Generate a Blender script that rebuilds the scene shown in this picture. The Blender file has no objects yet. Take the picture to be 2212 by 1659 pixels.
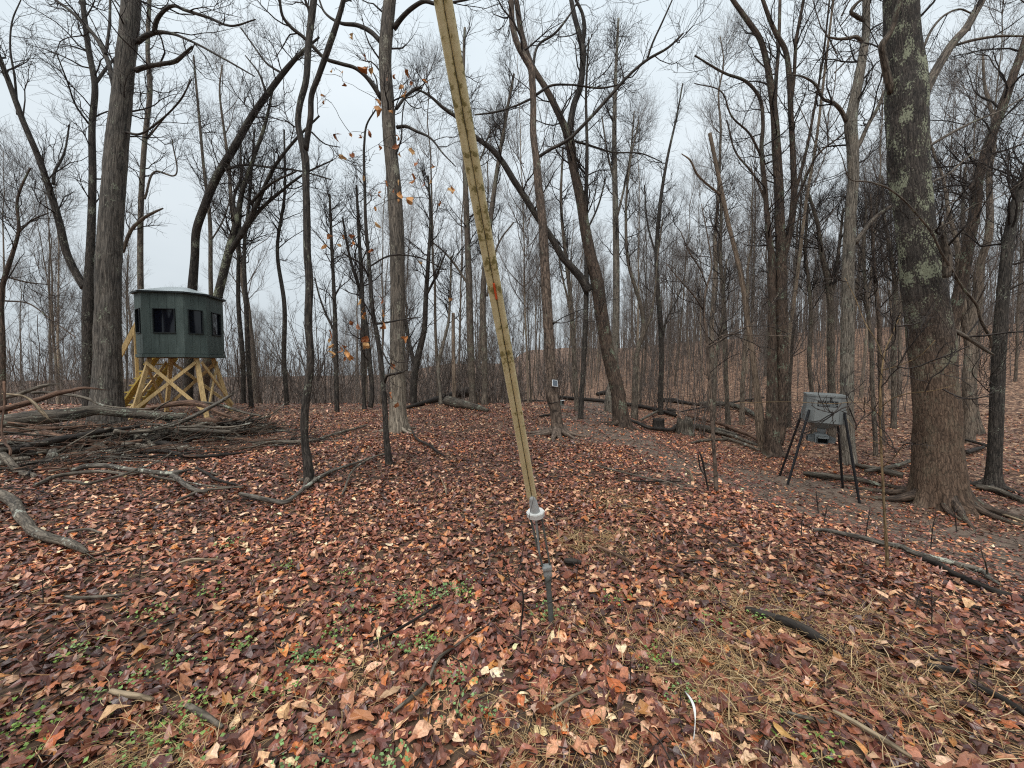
import bpy, math
import numpy as np
from mathutils import Vector, Matrix

rng = np.random.default_rng(20231)
SC = bpy.context.scene
COL = SC.collection
R_ = math.radians

# ------------------------------------------------------------------ camera, sky, sun, exposure
W_U, H_U, F_U = 2212.0, 1659.0, 870.0          # photograph measured on a 2212-wide copy
CX, CY = W_U / 2, H_U / 2
EYE = 1.6
PITCH = R_(3.0)
cam_d = bpy.data.cameras.new('camera')
cam = bpy.data.objects.new('camera', cam_d)
COL.objects.link(cam)
cam.location = (0, 0, EYE)
cam.rotation_euler = (R_(90) - PITCH, 0, 0)
cam_d.sensor_width = 36.0
cam_d.lens = 36.0 * F_U / W_U
cam_d.clip_start = 0.05
cam_d.clip_end = 3000
SC.camera = cam

SUN_EL, SUN_AZ = R_(58), R_(200)
world = bpy.data.worlds.new('World')
SC.world = world
world.use_nodes = True
nt = world.node_tree
nt.nodes.clear()
w_out = nt.nodes.new('ShaderNodeOutputWorld')
w_bg = nt.nodes.new('ShaderNodeBackground')
sky = nt.nodes.new('ShaderNodeTexSky')
sky.sky_type = 'NISHITA'
sky.sun_disc = False
sky.sun_elevation = SUN_EL
sky.sun_rotation = SUN_AZ
sky.air_density = 1.0
sky.dust_density = 4.0
hs = nt.nodes.new('ShaderNodeHueSaturation')
hs.inputs['Saturation'].default_value = 0.35
mixw = nt.nodes.new('ShaderNodeMixRGB')
mixw.inputs[0].default_value = 0.86
tcw = nt.nodes.new('ShaderNodeTexCoord')
mpw = nt.nodes.new('ShaderNodeMapping')
mpw.inputs['Scale'].default_value = (1.0, 1.0, 2.2)
nzw = nt.nodes.new('ShaderNodeTexNoise')
nzw.inputs['Scale'].default_value = 1.7
nzw.inputs['Detail'].default_value = 5
rpw = nt.nodes.new('ShaderNodeValToRGB')
rpw.color_ramp.elements[0].position = 0.3
rpw.color_ramp.elements[0].color = (7.1, 8.05, 8.7, 1)
rpw.color_ramp.elements[1].position = 0.7
rpw.color_ramp.elements[1].color = (8.6, 9.4, 9.9, 1)
L = nt.links.new
L(tcw.outputs['Generated'], mpw.inputs[0])
L(mpw.outputs[0], nzw.inputs['Vector'])
L(nzw.outputs['Fac'], rpw.inputs[0])
L(sky.outputs[0], hs.inputs['Color'])
L(hs.outputs[0], mixw.inputs[1])
L(rpw.outputs[0], mixw.inputs[2])
# overcast sky grows a little brighter towards the zenith
sxw = nt.nodes.new('ShaderNodeSeparateXYZ')
L(tcw.outputs['Generated'], sxw.inputs[0])
mrw = nt.nodes.new('ShaderNodeMapRange')
mrw.inputs[1].default_value = 0.0
mrw.inputs[2].default_value = 1.0
mrw.inputs[3].default_value = 0.70
mrw.inputs[4].default_value = 1.12
L(sxw.outputs['Z'], mrw.inputs[0])
mulw = nt.nodes.new('ShaderNodeMixRGB')
mulw.blend_type = 'MULTIPLY'
mulw.inputs[0].default_value = 1.0
L(mixw.outputs[0], mulw.inputs[1])
L(mrw.outputs[0], mulw.inputs[2])
L(mulw.outputs[0], w_bg.inputs['Color'])
w_bg.inputs['Strength'].default_value = 0.081
L(w_bg.outputs[0], w_out.inputs['Surface'])

sun_d = bpy.data.lights.new('sun', 'SUN')
sun_d.energy = 1.5
sun_d.angle = R_(35)
sun_d.color = (1.0, 0.97, 0.93)
sun = bpy.data.objects.new('sun', sun_d)
COL.objects.link(sun)
sun.rotation_euler = (R_(90) - SUN_EL, 0, R_(180) - SUN_AZ)

SC.view_settings.view_transform = 'Standard'
SC.view_settings.look = 'None'
SC.view_settings.exposure = 0.6
SC.view_settings.gamma = 1.0
SC.view_settings.use_curve_mapping = False
SC.cycles.max_bounces = 5
SC.cycles.diffuse_bounces = 4
SC.cycles.glossy_bounces = 2
SC.cycles.use_denoising = False
SC.cycles.pixel_filter_type = 'BLACKMAN_HARRIS'
SC.cycles.filter_width = 1.15

# ------------------------------------------------------------------ numeric helpers
_T = rng.random(65536)


def vnoise(p):
    """lattice value noise, p (...,3) -> 0..1"""
    p = np.asarray(p, float)
    i = np.floor(p).astype(np.int64)
    f = p - i
    f = f * f * (3 - 2 * f)

    def hsh(a, b, c):
        return _T[(a * 73856093 ^ b * 19349663 ^ c * 83492791) & 65535]
    x, y, z = i[..., 0], i[..., 1], i[..., 2]
    u, v, w = f[..., 0], f[..., 1], f[..., 2]
    c00 = hsh(x, y, z) * (1 - u) + hsh(x + 1, y, z) * u
    c10 = hsh(x, y + 1, z) * (1 - u) + hsh(x + 1, y + 1, z) * u
    c01 = hsh(x, y, z + 1) * (1 - u) + hsh(x + 1, y, z + 1) * u
    c11 = hsh(x, y + 1, z + 1) * (1 - u) + hsh(x + 1, y + 1, z + 1) * u
    return (c00 * (1 - v) + c10 * v) * (1 - w) + (c01 * (1 - v) + c11 * v) * w


def n2(x, y, s, off=0.0):
    x = np.asarray(x, float)
    y = np.asarray(y, float)
    return vnoise(np.stack([x * s + off, y * s + off * 1.7, np.full(np.broadcast(x, y).shape, 3.3 + off)], -1))


def S(t):
    t = np.clip(t, 0, 1)
    return t * t * (3 - 2 * t)


def height(x, y):
    x = np.asarray(x, float)
    y = np.asarray(y, float)
    right = -1.06 * S((x - 1.3) / 6.0) * S((y + 1) / 7.0)
    wl = 1 - S((x + 2) / 9.0)
    fall = -0.14 * np.clip(y - 15.5, 0, 50) * wl
    far = 0.0
    s2 = 0.8 * x + 0.33 * (y - 13) - 9.5
    hill = 7.0 * S(s2 / 50.0) + 0.022 * np.clip(s2 - 35, 0, 120) + 2.6 * (n2(x, y, 0.045, 5) - 0.5) * S(s2 / 30.0)
    nz = 0.10 * (n2(x, y, 0.35) - 0.5) + 0.045 * (n2(x, y, 1.1, 7) - 0.5)
    return right + fall + far + hill + nz


H0 = float(height(0, 0))


def hz(x, y):
    return float(height(x, y))


cp, sp = math.cos(PITCH), math.sin(PITCH)


def ray(u, v):
    a = (u - CX) / F_U
    b = (CY - v) / F_U
    return np.array([a, cp + b * sp, -sp + b * cp])


def at(u, v, depth):
    d = ray(u, v)
    return np.array([0, 0, EYE]) + d * (depth / d[1])


def onground(u, v, lift=0.0):
    d = ray(u, v)
    t = 0.6
    prev = t
    while t < 120:
        p = d * t
        if EYE + p[2] < hz(p[0], p[1]) + lift:
            lo, hi = prev, t
            for _ in range(18):
                m = (lo + hi) / 2
                p = d * m
                if EYE + p[2] < hz(p[0], p[1]) + lift:
                    hi = m
                else:
                    lo = m
            p = d * hi
            return np.array([p[0], p[1], EYE + p[2]])
        prev = t
        t *= 1.03
    return at(u, v, 60.0)


def px_r(w, u, depth):
    t = (u - CX) / F_U
    return 0.5 * w * depth / F_U / math.sqrt(1 + t * t)


# ------------------------------------------------------------------ mesh helpers
def mesh_np(name, V, Q=None, T=None, attrs=None, smooth=True):
    V = np.asarray(V, np.float32).reshape(-1, 3)
    me = bpy.data.meshes.new(name)
    parts, starts, n, off = [], [], 0, 0
    if Q is not None and len(Q):
        Q = np.asarray(Q, np.int32)
        parts.append(Q.ravel())
        starts.append(np.arange(len(Q)) * 4)
        off = len(Q) * 4
        n += len(Q)
    if T is not None and len(T):
        T = np.asarray(T, np.int32)
        parts.append(T.ravel())
        starts.append(off + np.arange(len(T)) * 3)
        n += len(T)
    lv = np.concatenate(parts)
    ls = np.concatenate(starts).astype(np.int32)
    me.vertices.add(len(V))
    me.vertices.foreach_set('co', V.ravel())
    me.loops.add(len(lv))
    me.loops.foreach_set('vertex_index', lv)
    me.polygons.add(n)
    me.polygons.foreach_set('loop_start', ls)
    me.polygons.foreach_set('use_smooth', np.full(n, smooth, bool))
    for k, (typ, val) in (attrs or {}).items():
        a = me.attributes.new(k, typ, 'POINT')
        key = {'FLOAT_VECTOR': 'vector', 'FLOAT_COLOR': 'color', 'FLOAT': 'value'}[typ]
        a.data.foreach_set(key, np.asarray(val, np.float32).ravel())
    me.update(calc_edges=True)
    me.validate()
    return me


def obj(name, me, mat=None, parent=None, loc=None):
    o = bpy.data.objects.new(name, me)
    COL.objects.link(o)
    if mat is not None and me is not None:
        if len(me.materials) == 0:
            me.materials.append(mat)
    if parent is not None:
        o.parent = parent
    if loc is not None:
        o.location = loc
    return o


def tag(o, label=None, cat=None, group=None, kind=None):
    if label:
        o['label'] = label
    if cat:
        o['category'] = cat
    if group:
        o['group'] = group
    if kind:
        o['kind'] = kind
    return o


def thing(name, loc, label, cat, group=None):
    o = bpy.data.objects.new(name, None)
    COL.objects.link(o)
    o.empty_display_size = 0.2
    o.location = tuple(float(c) for c in loc)
    return tag(o, label, cat, group)


def nrm(a):
    return a / np.maximum(np.linalg.norm(a, axis=-1, keepdims=True), 1e-9)


def tube(P, R, sides=8, cap=True, relief=None, flare=None):
    """one tube with parallel-transport frames. returns V,Q,T,bk"""
    P = np.asarray(P, float)
    R = np.asarray(R, float)
    K = len(P)
    t = nrm(np.gradient(P, axis=0))
    ref = np.array([0, 1.0, 0]) if abs(t[0, 1]) < 0.8 else np.array([1.0, 0, 0])
    nn = np.zeros_like(P)
    n0 = ref - t[0] * ref.dot(t[0])
    nn[0] = n0 / np.linalg.norm(n0)
    for i in range(1, K):
        v = nn[i - 1] - t[i] * nn[i - 1].dot(t[i])
        nn[i] = v / max(np.linalg.norm(v), 1e-9)
    bb = np.cross(t, nn)
    th = np.arange(sides) / sides * 2 * np.pi
    s = np.concatenate([[0], np.cumsum(np.linalg.norm(np.diff(P, axis=0), axis=1))])
    rr = np.repeat(R[:, None], sides, 1)
    cyl = np.stack([np.cos(th)[None] * R.max() * np.ones((K, 1)), np.sin(th)[None] * R.max() * np.ones((K, 1)),
                    s[:, None] * np.ones((1, sides))], -1)
    if flare is not None:
        amp, zl, nl, ph = flare
        lob = 0.55 + 0.45 * np.cos(nl * th[None] + ph + 0.6 * np.sin(2 * th[None] + ph))
        rr = rr * (1 + amp * np.exp(-s[:, None] / zl) * lob)
    if relief is not None:
        amp, fr, st = relief
        q = cyl * np.array([fr, fr, fr * st])
        n = 1 - np.abs(2 * vnoise(q) - 1)
        nf = 1 - np.abs(2 * vnoise(q * 2.3 + 11) - 1)
        big = vnoise(cyl * np.array([3.0, 3.0, 1.6]) + 5) - 0.5
        rr = rr + amp * (n + 0.5 * nf - 0.9) + amp * 1.8 * big
    V = P[:, None] + rr[..., None] * (np.cos(th)[None, :, None] * nn[:, None] + np.sin(th)[None, :, None] * bb[:, None])
    V = V.reshape(-1, 3)
    i = np.arange(K - 1)[:, None] * sides
    j = np.arange(sides)[None]
    j2 = (j + 1) % sides
    Q = np.stack([i + j, i + j2, i + sides + j2, i + sides + j], -1).reshape(-1, 4)
    T = np.zeros((0, 3), int)
    bk = cyl.reshape(-1, 3)
    if cap:
        c0, c1 = len(V), len(V) + 1
        V = np.vstack([V, P[0], P[-1]])
        bk = np.vstack([bk, [0, 0, 0], [0, 0, s[-1]]])
        a = np.arange(sides)
        b = (a + 1) % sides
        e = (K - 1) * sides
        T = np.vstack([np.stack([np.full(sides, c0), b, a], 1), np.stack([np.full(sides, c1), e + a, e + b], 1)])
    return V, Q, T, bk


def tubes(P, R, sides=3):
    """many tubes P (N,K,3), R (N,K)"""
    N, K, _ = P.shape
    t = nrm(np.gradient(P, axis=1))
    m = nrm(P[:, -1] - P[:, 0])
    ax = np.argmin(np.abs(m), 1)
    ref = np.eye(3)[ax][:, None]
    nn = nrm(ref - t * (t * ref).sum(-1, keepdims=True))
    bb = np.cross(t, nn)
    th = np.arange(sides) / sides * 2 * np.pi
    V = P[:, :, None] + R[:, :, None, None] * (np.cos(th)[:, None] * nn[:, :, None] + np.sin(th)[:, None] * bb[:, :, None])
    s = np.concatenate([np.zeros((N, 1)), np.cumsum(np.linalg.norm(np.diff(P, axis=1), axis=-1), 1)], 1)
    bk = np.stack([np.cos(th) * R[:, :1, None] + np.zeros((N, K, 1)), np.sin(th) * R[:, :1, None] + np.zeros((N, K, 1)),
                   s[:, :, None] + np.zeros(sides)], -1)
    base = (np.arange(N) * K * sides)[:, None, None] + (np.arange(K - 1) * sides)[None, :, None]
    j = np.arange(sides)[None, None]
    j2 = (j + 1) % sides
    Q = np.stack([base + j, base + j2, base + sides + j2, base + sides + j], -1).reshape(-1, 4)
    return V.reshape(-1, 3), Q, bk.reshape(-1, 3)


class Acc:
    def __init__(self):
        self.V, self.Q, self.T, self.B, self.n = [], [], [], [], 0

    def add(self, V, Q=None, T=None, B=None):
        self.V.append(V)
        if Q is not None and len(Q):
            self.Q.append(np.asarray(Q) + self.n)
        if T is not None and len(T):
            self.T.append(np.asarray(T) + self.n)
        self.B.append(B if B is not None else V)
        self.n += len(V)

    def mesh(self, name, origin=(0, 0, 0), smooth=True, extra=None):
        V = np.vstack(self.V) - np.asarray(origin, float)
        at_ = {'bk': ('FLOAT_VECTOR', np.vstack(self.B))}
        at_.update(extra or {})
        return mesh_np(name, V, np.vstack(self.Q) if self.Q else None, np.vstack(self.T) if self.T else None, at_, smooth)


def resample(P, R, n=None, step=None):
    """Catmull-Rom through control points"""
    P = np.asarray(P, float)
    R = np.asarray(R, float)
    if len(P) == 2:
        mid = (P[0] + P[1]) / 2
        P = np.array([P[0], mid, P[1]])
        R = np.array([R[0], (R[0] + R[1]) / 2, R[1]])
    X = np.concatenate([P, R[:, None]], 1)
    d = np.concatenate([[0], np.cumsum(np.linalg.norm(np.diff(P, axis=0), axis=1))])
    if n is None:
        n = max(4, int(d[-1] / step) + 1)
    s = np.linspace(0, d[-1], n)
    m = np.gradient(X, d, axis=0)
    k = np.clip(np.searchsorted(d, s, 'right') - 1, 0, len(d) - 2)
    hseg = (d[k + 1] - d[k])[:, None]
    t = ((s - d[k]) / hseg[:, 0])[:, None]
    out = ((2 * t**3 - 3 * t**2 + 1) * X[k] + (t**3 - 2 * t**2 + t) * hseg * m[k]
           + (-2 * t**3 + 3 * t**2) * X[k + 1] + (t**3 - t**2) * hseg * m[k + 1])
    return out[:, :3], np.maximum(out[:, 3], R.min() * 0.9)


def grow(PP, PR, cnt, tr=(0.25, 1.0), Ln=(0.6, 1.4), ang=(30, 65), up=0.12, wig=0.22, K=6, rr=0.55, rcap=0.05, rmin=0.003, taper=0.55):
    cnt = np.asarray(cnt)
    if cnt.ndim == 0:
        cnt = np.full(len(PP), int(cnt))
    idx = np.repeat(np.arange(len(PP)), cnt)
    M = len(idx)
    Kp = PP.shape[1]
    t = rng.uniform(tr[0], tr[1], M) * (Kp - 1.001)
    i = t.astype(int)
    f = (t - i)[:, None]
    A, B = PP[idx, i], PP[idx, i + 1]
    pos = A * (1 - f) + B * f
    tan = nrm(B - A)
    rad = PR[idx, i] * (1 - f[:, 0]) + PR[idx, i + 1] * f[:, 0]
    rv = rng.normal(size=(M, 3))
    perp = nrm(rv - tan * (rv * tan).sum(1, keepdims=True))
    a = np.radians(rng.uniform(ang[0], ang[1], M))[:, None]
    d = np.cos(a) * tan + np.sin(a) * perp
    ln = rng.uniform(Ln[0], Ln[1], M) * (1 - taper * (t / Kp)**2)
    step = (ln / (K - 1))[:, None]
    pts = [pos]
    for k in range(K - 1):
        d = nrm(d + wig * rng.normal(size=(M, 3)) + np.array([0, 0, up]))
        pts.append(pts[-1] + d * step)
    P = np.stack(pts, 1)
    r0 = np.clip(rad * rr, rmin, rcap)
    r1 = np.maximum(rmin * 0.75, r0 * 0.25)
    R = r0[:, None] + (r1 - r0)[:, None] * np.linspace(0, 1, K)[None]
    return P, R


# ------------------------------------------------------------------ materials
def new_mat(name, rough=0.8, spec=0.3):
    m = bpy.data.materials.new(name)
    m.use_nodes = True
    n = m.node_tree
    b = n.nodes['Principled BSDF']
    b.inputs['Roughness'].default_value = rough
    b.inputs['Specular IOR Level'].default_value = spec
    return m, n, b


def N(n, typ, **kw):
    nd = n.nodes.new(typ)
    for k, v in kw.items():
        if k in nd.inputs:
            nd.inputs[k].default_value = v
        else:
            setattr(nd, k, v)
    return nd


def ramp(n, stops, src, interp='LINEAR'):
    r = n.nodes.new('ShaderNodeValToRGB')
    cr = r.color_ramp
    cr.interpolation = interp
    while len(cr.elements) < len(stops):
        cr.elements.new(0.5)
    for e, (p, c) in zip(cr.elements, stops):
        e.position = p
        e.color = (c[0], c[1], c[2], 1) if len(c) == 3 else c
    n.links.new(src, r.inputs[0])
    return r


def mixc(n, fac, a, b, mode='MIX'):
    m = n.nodes.new('ShaderNodeMixRGB')
    m.blend_type = mode
    for s, v in ((0, fac), (1, a), (2, b)):
        if isinstance(v, (int, float)):
            m.inputs[s].default_value = v
        elif isinstance(v, tuple):
            m.inputs[s].default_value = v if len(v) == 4 else (*v, 1)
        else:
            n.links.new(v, m.inputs[s])
    return m.outputs[0]


def bark_mat(name, dark, light, freq=22.0, stretch=0.16, lichen=None, lich_amt=0.0, lich_z=None, bump=0.6, rough=0.75, low=None, obj_rand=False):
    """stretched furrowed bark; lichen = colour of lichen patches, low=(colour, z0, z1) colour of bare lower trunk"""
    m, n, b = new_mat(name, rough, 0.25)
    at_ = N(n, 'ShaderNodeAttribute', attribute_name='bk')
    mp = N(n, 'ShaderNodeMapping')
    mp.inputs['Scale'].default_value = (1, 1, stretch)
    wn = N(n, 'ShaderNodeTexNoise', Scale=7.0, Detail=2.0)
    n.links.new(at_.outputs['Vector'], wn.inputs['Vector'])
    wv = N(n, 'ShaderNodeVectorMath', operation='MULTIPLY_ADD')
    n.links.new(wn.outputs['Color'], wv.inputs[0])
    wv.inputs[1].default_value = (0.05, 0.05, 0.35)
    n.links.new(at_.outputs['Vector'], wv.inputs[2])
    n.links.new(wv.outputs[0], mp.inputs[0])
    nz = N(n, 'ShaderNodeTexNoise', Scale=freq, Detail=5.0, Roughness=0.65)
    n.links.new(mp.outputs[0], nz.inputs['Vector'])
    vo = N(n, 'ShaderNodeTexVoronoi', Scale=freq * 0.8, feature='DISTANCE_TO_EDGE')
    n.links.new(mp.outputs[0], vo.inputs['Vector'])
    cr = ramp(n, [(0.34, dark), (0.66, light)], nz.outputs['Fac'])
    crk = ramp(n, [(0.0, (0.22, 0.21, 0.2)), (0.16, (1, 1, 1))], vo.outputs['Distance'])
    col = mixc(n, 0.8, cr.outputs[0], crk.outputs[0], 'MULTIPLY')
    # broad patches of colour along the trunk
    pz = N(n, 'ShaderNodeTexNoise', Scale=2.2, Detail=3.0)
    n.links.new(at_.outputs['Vector'], pz.inputs['Vector'])
    pr = ramp(n, [(0.3, (0.72, 0.72, 0.72)), (0.7, (1.25, 1.2, 1.15))], pz.outputs['Fac'])
    col = mixc(n, 1.0, col, pr.outputs[0], 'MULTIPLY')
    geo = N(n, 'ShaderNodeNewGeometry')
    if low is not None:
        sx = N(n, 'ShaderNodeSeparateXYZ')
        n.links.new(geo.outputs['Position'], sx.inputs[0])
        mr = N(n, 'ShaderNodeMapRange')
        mr.inputs[1].default_value = low[1]
        mr.inputs[2].default_value = low[2]
        mr.inputs[3].default_value = 1
        mr.inputs[4].default_value = 0
        ad = N(n, 'ShaderNodeMath', operation='MULTIPLY_ADD')
        n.links.new(pz.outputs['Fac'], ad.inputs[0])
        ad.inputs[1].default_value = 1.6
        n.links.new(sx.outputs['Z'], ad.inputs[2])
        n.links.new(ad.outputs[0], mr.inputs[0])
        lowc = ramp(n, [(0.3, tuple(c * 0.45 for c in low[0])), (0.55, low[0]), (0.8, tuple(min(1, c * 1.9) for c in low[0]))], nz.outputs['Fac'])
        lowm = mixc(n, 0.8, lowc.outputs[0], crk.outputs[0], 'MULTIPLY')
        col = mixc(n, mr.outputs[0], col, lowm)
    if lichen is not None:
        lz = N(n, 'ShaderNodeTexNoise', Scale=26.0, Detail=4.0, Roughness=0.65)
        n.links.new(at_.outputs['Vector'], lz.inputs['Vector'])
        lb = N(n, 'ShaderNodeTexNoise', Scale=2.6, Detail=3.0)
        n.links.new(at_.outputs['Vector'], lb.inputs['Vector'])
        sm = N(n, 'ShaderNodeMath', operation='MULTIPLY_ADD')
        n.links.new(lb.outputs['Fac'], sm.inputs[0])
        sm.inputs[1].default_value = 1.1
        n.links.new(lz.outputs['Fac'], sm.inputs[2])
        th = 1.30 - lich_amt
        hv = N(n, 'ShaderNodeMath', operation='MULTIPLY')
        n.links.new(sm.outputs[0], hv.inputs[0])
        hv.inputs[1].default_value = 0.6
        lr = ramp(n, [(th * 0.6, (0, 0, 0)), (th * 0.6 + 0.05, (0.9, 0.9, 0.9))], hv.outputs[0])
        fac = lr.outputs[0]
        if lich_z is not None:
            sx2 = N(n, 'ShaderNodeSeparateXYZ')
            n.links.new(geo.outputs['Position'], sx2.inputs[0])
            mr2 = N(n, 'ShaderNodeMapRange')
            mr2.inputs[1].default_value = lich_z[0]
            mr2.inputs[2].default_value = lich_z[1]
            mr2.inputs[3].default_value = 0.08
            n.links.new(sx2.outputs['Z'], mr2.inputs[0])
            fac = mixc(n, 1.0, fac, mr2.outputs[0], 'MULTIPLY')
        col = mixc(n, fac, col, lichen)
    if obj_rand:
        oi = N(n, 'ShaderNodeObjectInfo')
        rr = ramp(n, [(0.0, (0.62, 0.62, 0.62)), (0.35, (0.85, 0.82, 0.78)), (0.7, (1.15, 1.12, 1.08)), (1.0, (1.75, 1.68, 1.55))], oi.outputs['Random'])
        col = mixc(n, 1.0, col, rr.outputs[0], 'MULTIPLY')
    n.links.new(col, b.inputs['Base Color'])
    bp = N(n, 'ShaderNodeBump', Strength=bump, Distance=0.02)
    hgt = mixc(n, 0.5, nz.outputs['Fac'], vo.outputs['Distance'])
    n.links.new(hgt, bp.inputs['Height'])
    n.links.new(bp.outputs[0], b.inputs['Normal'])
    return m


def col_mat(name, c, rough=0.6, spec=0.3, var=0.25, scale=8.0, bump=0.0, metal=0.0, stretch=(1, 1, 1), attr=None):
    m, n, b = new_mat(name, rough, spec)
    b.inputs['Metallic'].default_value = metal
    tc = N(n, 'ShaderNodeTexCoord')
    mp = N(n, 'ShaderNodeMapping')
    mp.inputs['Scale'].default_value = stretch
    n.links.new(tc.outputs['Object'], mp.inputs[0])
    nz = N(n, 'ShaderNodeTexNoise', Scale=scale, Detail=5.0, Roughness=0.65)
    n.links.new(mp.outputs[0], nz.inputs['Vector'])
    lo = tuple(x * (1 - var) for x in c)
    hi = tuple(min(1, x * (1 + var)) for x in c)
    cr = ramp(n, [(0.3, lo), (0.7, hi)], nz.outputs['Fac'])
    n.links.new(cr.outputs[0], b.inputs['Base Color'])
    if bump:
        bp = N(n, 'ShaderNodeBump', Strength=bump, Distance=0.01)
        n.links.new(nz.outputs['Fac'], bp.inputs['Height'])
        n.links.new(bp.outputs[0], b.inputs['Normal'])
    return m


def attr_mat(name, rough=0.5, spec=0.35, transl=0.0, var=0.35, scale=90.0):
    """colour carried by the pieces themselves (leaf by leaf), with blotches on top"""
    m, n, b = new_mat(name, rough, spec)
    at_ = N(n, 'ShaderNodeAttribute', attribute_name='Col')
    tc = N(n, 'ShaderNodeTexCoord')
    nz = N(n, 'ShaderNodeTexNoise', Scale=scale, Detail=3.0)
    n.links.new(tc.outputs['Object'], nz.inputs['Vector'])
    cr = ramp(n, [(0.3, (1 - var,) * 3), (0.7, (1 + var * 0.8,) * 3)], nz.outputs['Fac'])
    c = mixc(n, 1.0, at_.outputs['Color'], cr.outputs[0], 'MULTIPLY')
    n.links.new(c, b.inputs['Base Color'])
    bp = N(n, 'ShaderNodeBump', Strength=0.3, Distance=0.004)
    n.links.new(nz.outputs['Fac'], bp.inputs['Height'])
    n.links.new(bp.outputs[0], b.inputs['Normal'])
    return m


M = {}
M['bark_dark'] = bark_mat('bark_dark', (0.0124, 0.0105, 0.0093), (0.099, 0.0851, 0.0723), 30, 0.2, (0.20, 0.21, 0.16), 0.10)
M['bark_brown'] = bark_mat('bark_brown', (0.024, 0.017, 0.013), (0.155, 0.112, 0.084), 26, 0.2, (0.17, 0.2, 0.14), 0.12)
M['bark_grey'] = bark_mat('bark_grey', (0.038, 0.034, 0.03), (0.19, 0.172, 0.148), 24, 0.1, (0.25, 0.27, 0.2), 0.06, bump=0.8)
M['bark_mid'] = bark_mat('bark_mid', (0.05, 0.041, 0.034), (0.235, 0.195, 0.155), 28, 0.16, (0.22, 0.24, 0.17), 0.12)
M['bark_pale'] = bark_mat('bark_pale', (0.0603, 0.0533, 0.044), (0.3518, 0.3124, 0.2582), 30, 0.12, (0.3, 0.32, 0.25), 0.10)
M['bark_patch'] = bark_mat('bark_patch', (0.0375, 0.0326, 0.0277), (0.211, 0.182, 0.1488), 26, 0.12, (0.27, 0.26, 0.2), 0.1, low=((0.28, 0.235, 0.18), 1.6, 2.9))
M['bark_lichen'] = bark_mat('bark_lichen', (0.02, 0.017, 0.015), (0.105, 0.09, 0.077), 27, 0.3, (0.27, 0.285, 0.195), 0.2, lich_z=(0.8, 3.2), bump=1.0, low=((0.14, 0.092, 0.063), 2.0, 3.7))
M['bark_smooth'] = bark_mat('bark_smooth', (0.0502, 0.0378, 0.0298), (0.2152, 0.163, 0.1265), 14, 0.6, (0.23, 0.24, 0.18), 0.06, bump=0.35)
M['bark_snag'] = bark_mat('bark_snag', (0.0672, 0.05, 0.0376), (0.3747, 0.291, 0.2157), 26, 0.08)
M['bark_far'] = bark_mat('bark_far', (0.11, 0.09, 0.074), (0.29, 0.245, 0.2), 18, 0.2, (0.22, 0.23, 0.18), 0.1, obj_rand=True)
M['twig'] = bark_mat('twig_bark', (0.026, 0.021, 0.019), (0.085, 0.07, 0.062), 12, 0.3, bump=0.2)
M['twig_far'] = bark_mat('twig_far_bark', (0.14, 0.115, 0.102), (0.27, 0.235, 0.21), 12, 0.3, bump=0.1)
M['stick_grey'] = bark_mat('stick_grey', (0.06, 0.05, 0.04), (0.24, 0.205, 0.16), 30, 0.14, (0.42, 0.43, 0.36), 0.12)
M['stick_pale'] = bark_mat('stick_pale', (0.16, 0.12, 0.08), (0.46, 0.36, 0.24), 30, 0.08)
M['stick_dark'] = bark_mat('stick_dark', (0.012, 0.01, 0.009), (0.06, 0.05, 0.042), 26, 0.12)
M['stick_red'] = bark_mat('stick_red', (0.07, 0.04, 0.03), (0.25, 0.15, 0.10), 28, 0.08)
M['stick_lichen'] = bark_mat('stick_lichen', (0.06, 0.05, 0.042), (0.2, 0.18, 0.15), 30, 0.14, (0.46, 0.47, 0.38), 0.15)
M['log'] = bark_mat('log_bark', (0.03, 0.025, 0.02), (0.17, 0.145, 0.115), 20, 0.09, (0.26, 0.29, 0.22), 0.14, bump=0.9)
M['sap_tan'] = bark_mat('sapling_tan', (0.14, 0.095, 0.05), (0.34, 0.24, 0.13), 30, 0.2)
M['leaf'] = attr_mat('dead_leaf', 0.33, 0.5)
M['leaf_hang'] = attr_mat('hanging_leaf', 0.55, 0.3)
M['straw'] = attr_mat('straw', 0.6, 0.3, var=0.15)
M['weed'] = attr_mat('weed_leaf', 0.5, 0.4, var=0.2)

# ------------------------------------------------------------------ ground cover masks
TRAIL = np.array([(5.2, 26), (4.4, 21), (2.9, 14.5), (2.5, 9.6), (3.2, 6.7), (4.6, 6.3), (6.4, 7.8)])
TRAIL2 = np.array([(4.6, 6.3), (5.6, 5.4), (7.5, 5.2), (11, 5.6)])


def seg_dist(x, y, L_):
    best = np.full(np.shape(x), 1e9)
    for (ax, ay), (bx, by) in zip(L_[:-1], L_[1:]):
        dx, dy = bx - ax, by - ay
        t = np.clip(((x - ax) * dx + (y - ay) * dy) / (dx * dx + dy * dy), 0, 1)
        best = np.minimum(best, np.hypot(x - ax - t * dx, y - ay - t * dy))
    return best


def bare(x, y):
    x = np.asarray(x, float)
    y = np.asarray(y, float)
    nz = n2(x, y, 1.3, 21) * 0.9 + n2(x, y, 4.0, 3) * 0.5
    d1 = seg_dist(x, y, TRAIL)
    d2 = seg_dist(x, y, TRAIL2)
    a = S(1.35 - d1 / 1.35 + 1.5 * (nz - 0.72)) * 0.88
    b_ = S(1.4 - d2 / 1.5 + 1.4 * (nz - 0.72)) * 0.86
    c = S(1.7 - np.hypot((x - 6.1) / 1.2, (y - 7.9) / 0.95) + (nz - 0.7))
    d = 0.6 * S(1.5 - np.hypot(x - 1.1, y - 8.6) / 0.8 + (nz - 0.7))
    return np.clip(np.maximum.reduce([a, b_, c, d]), 0, 1)


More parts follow.
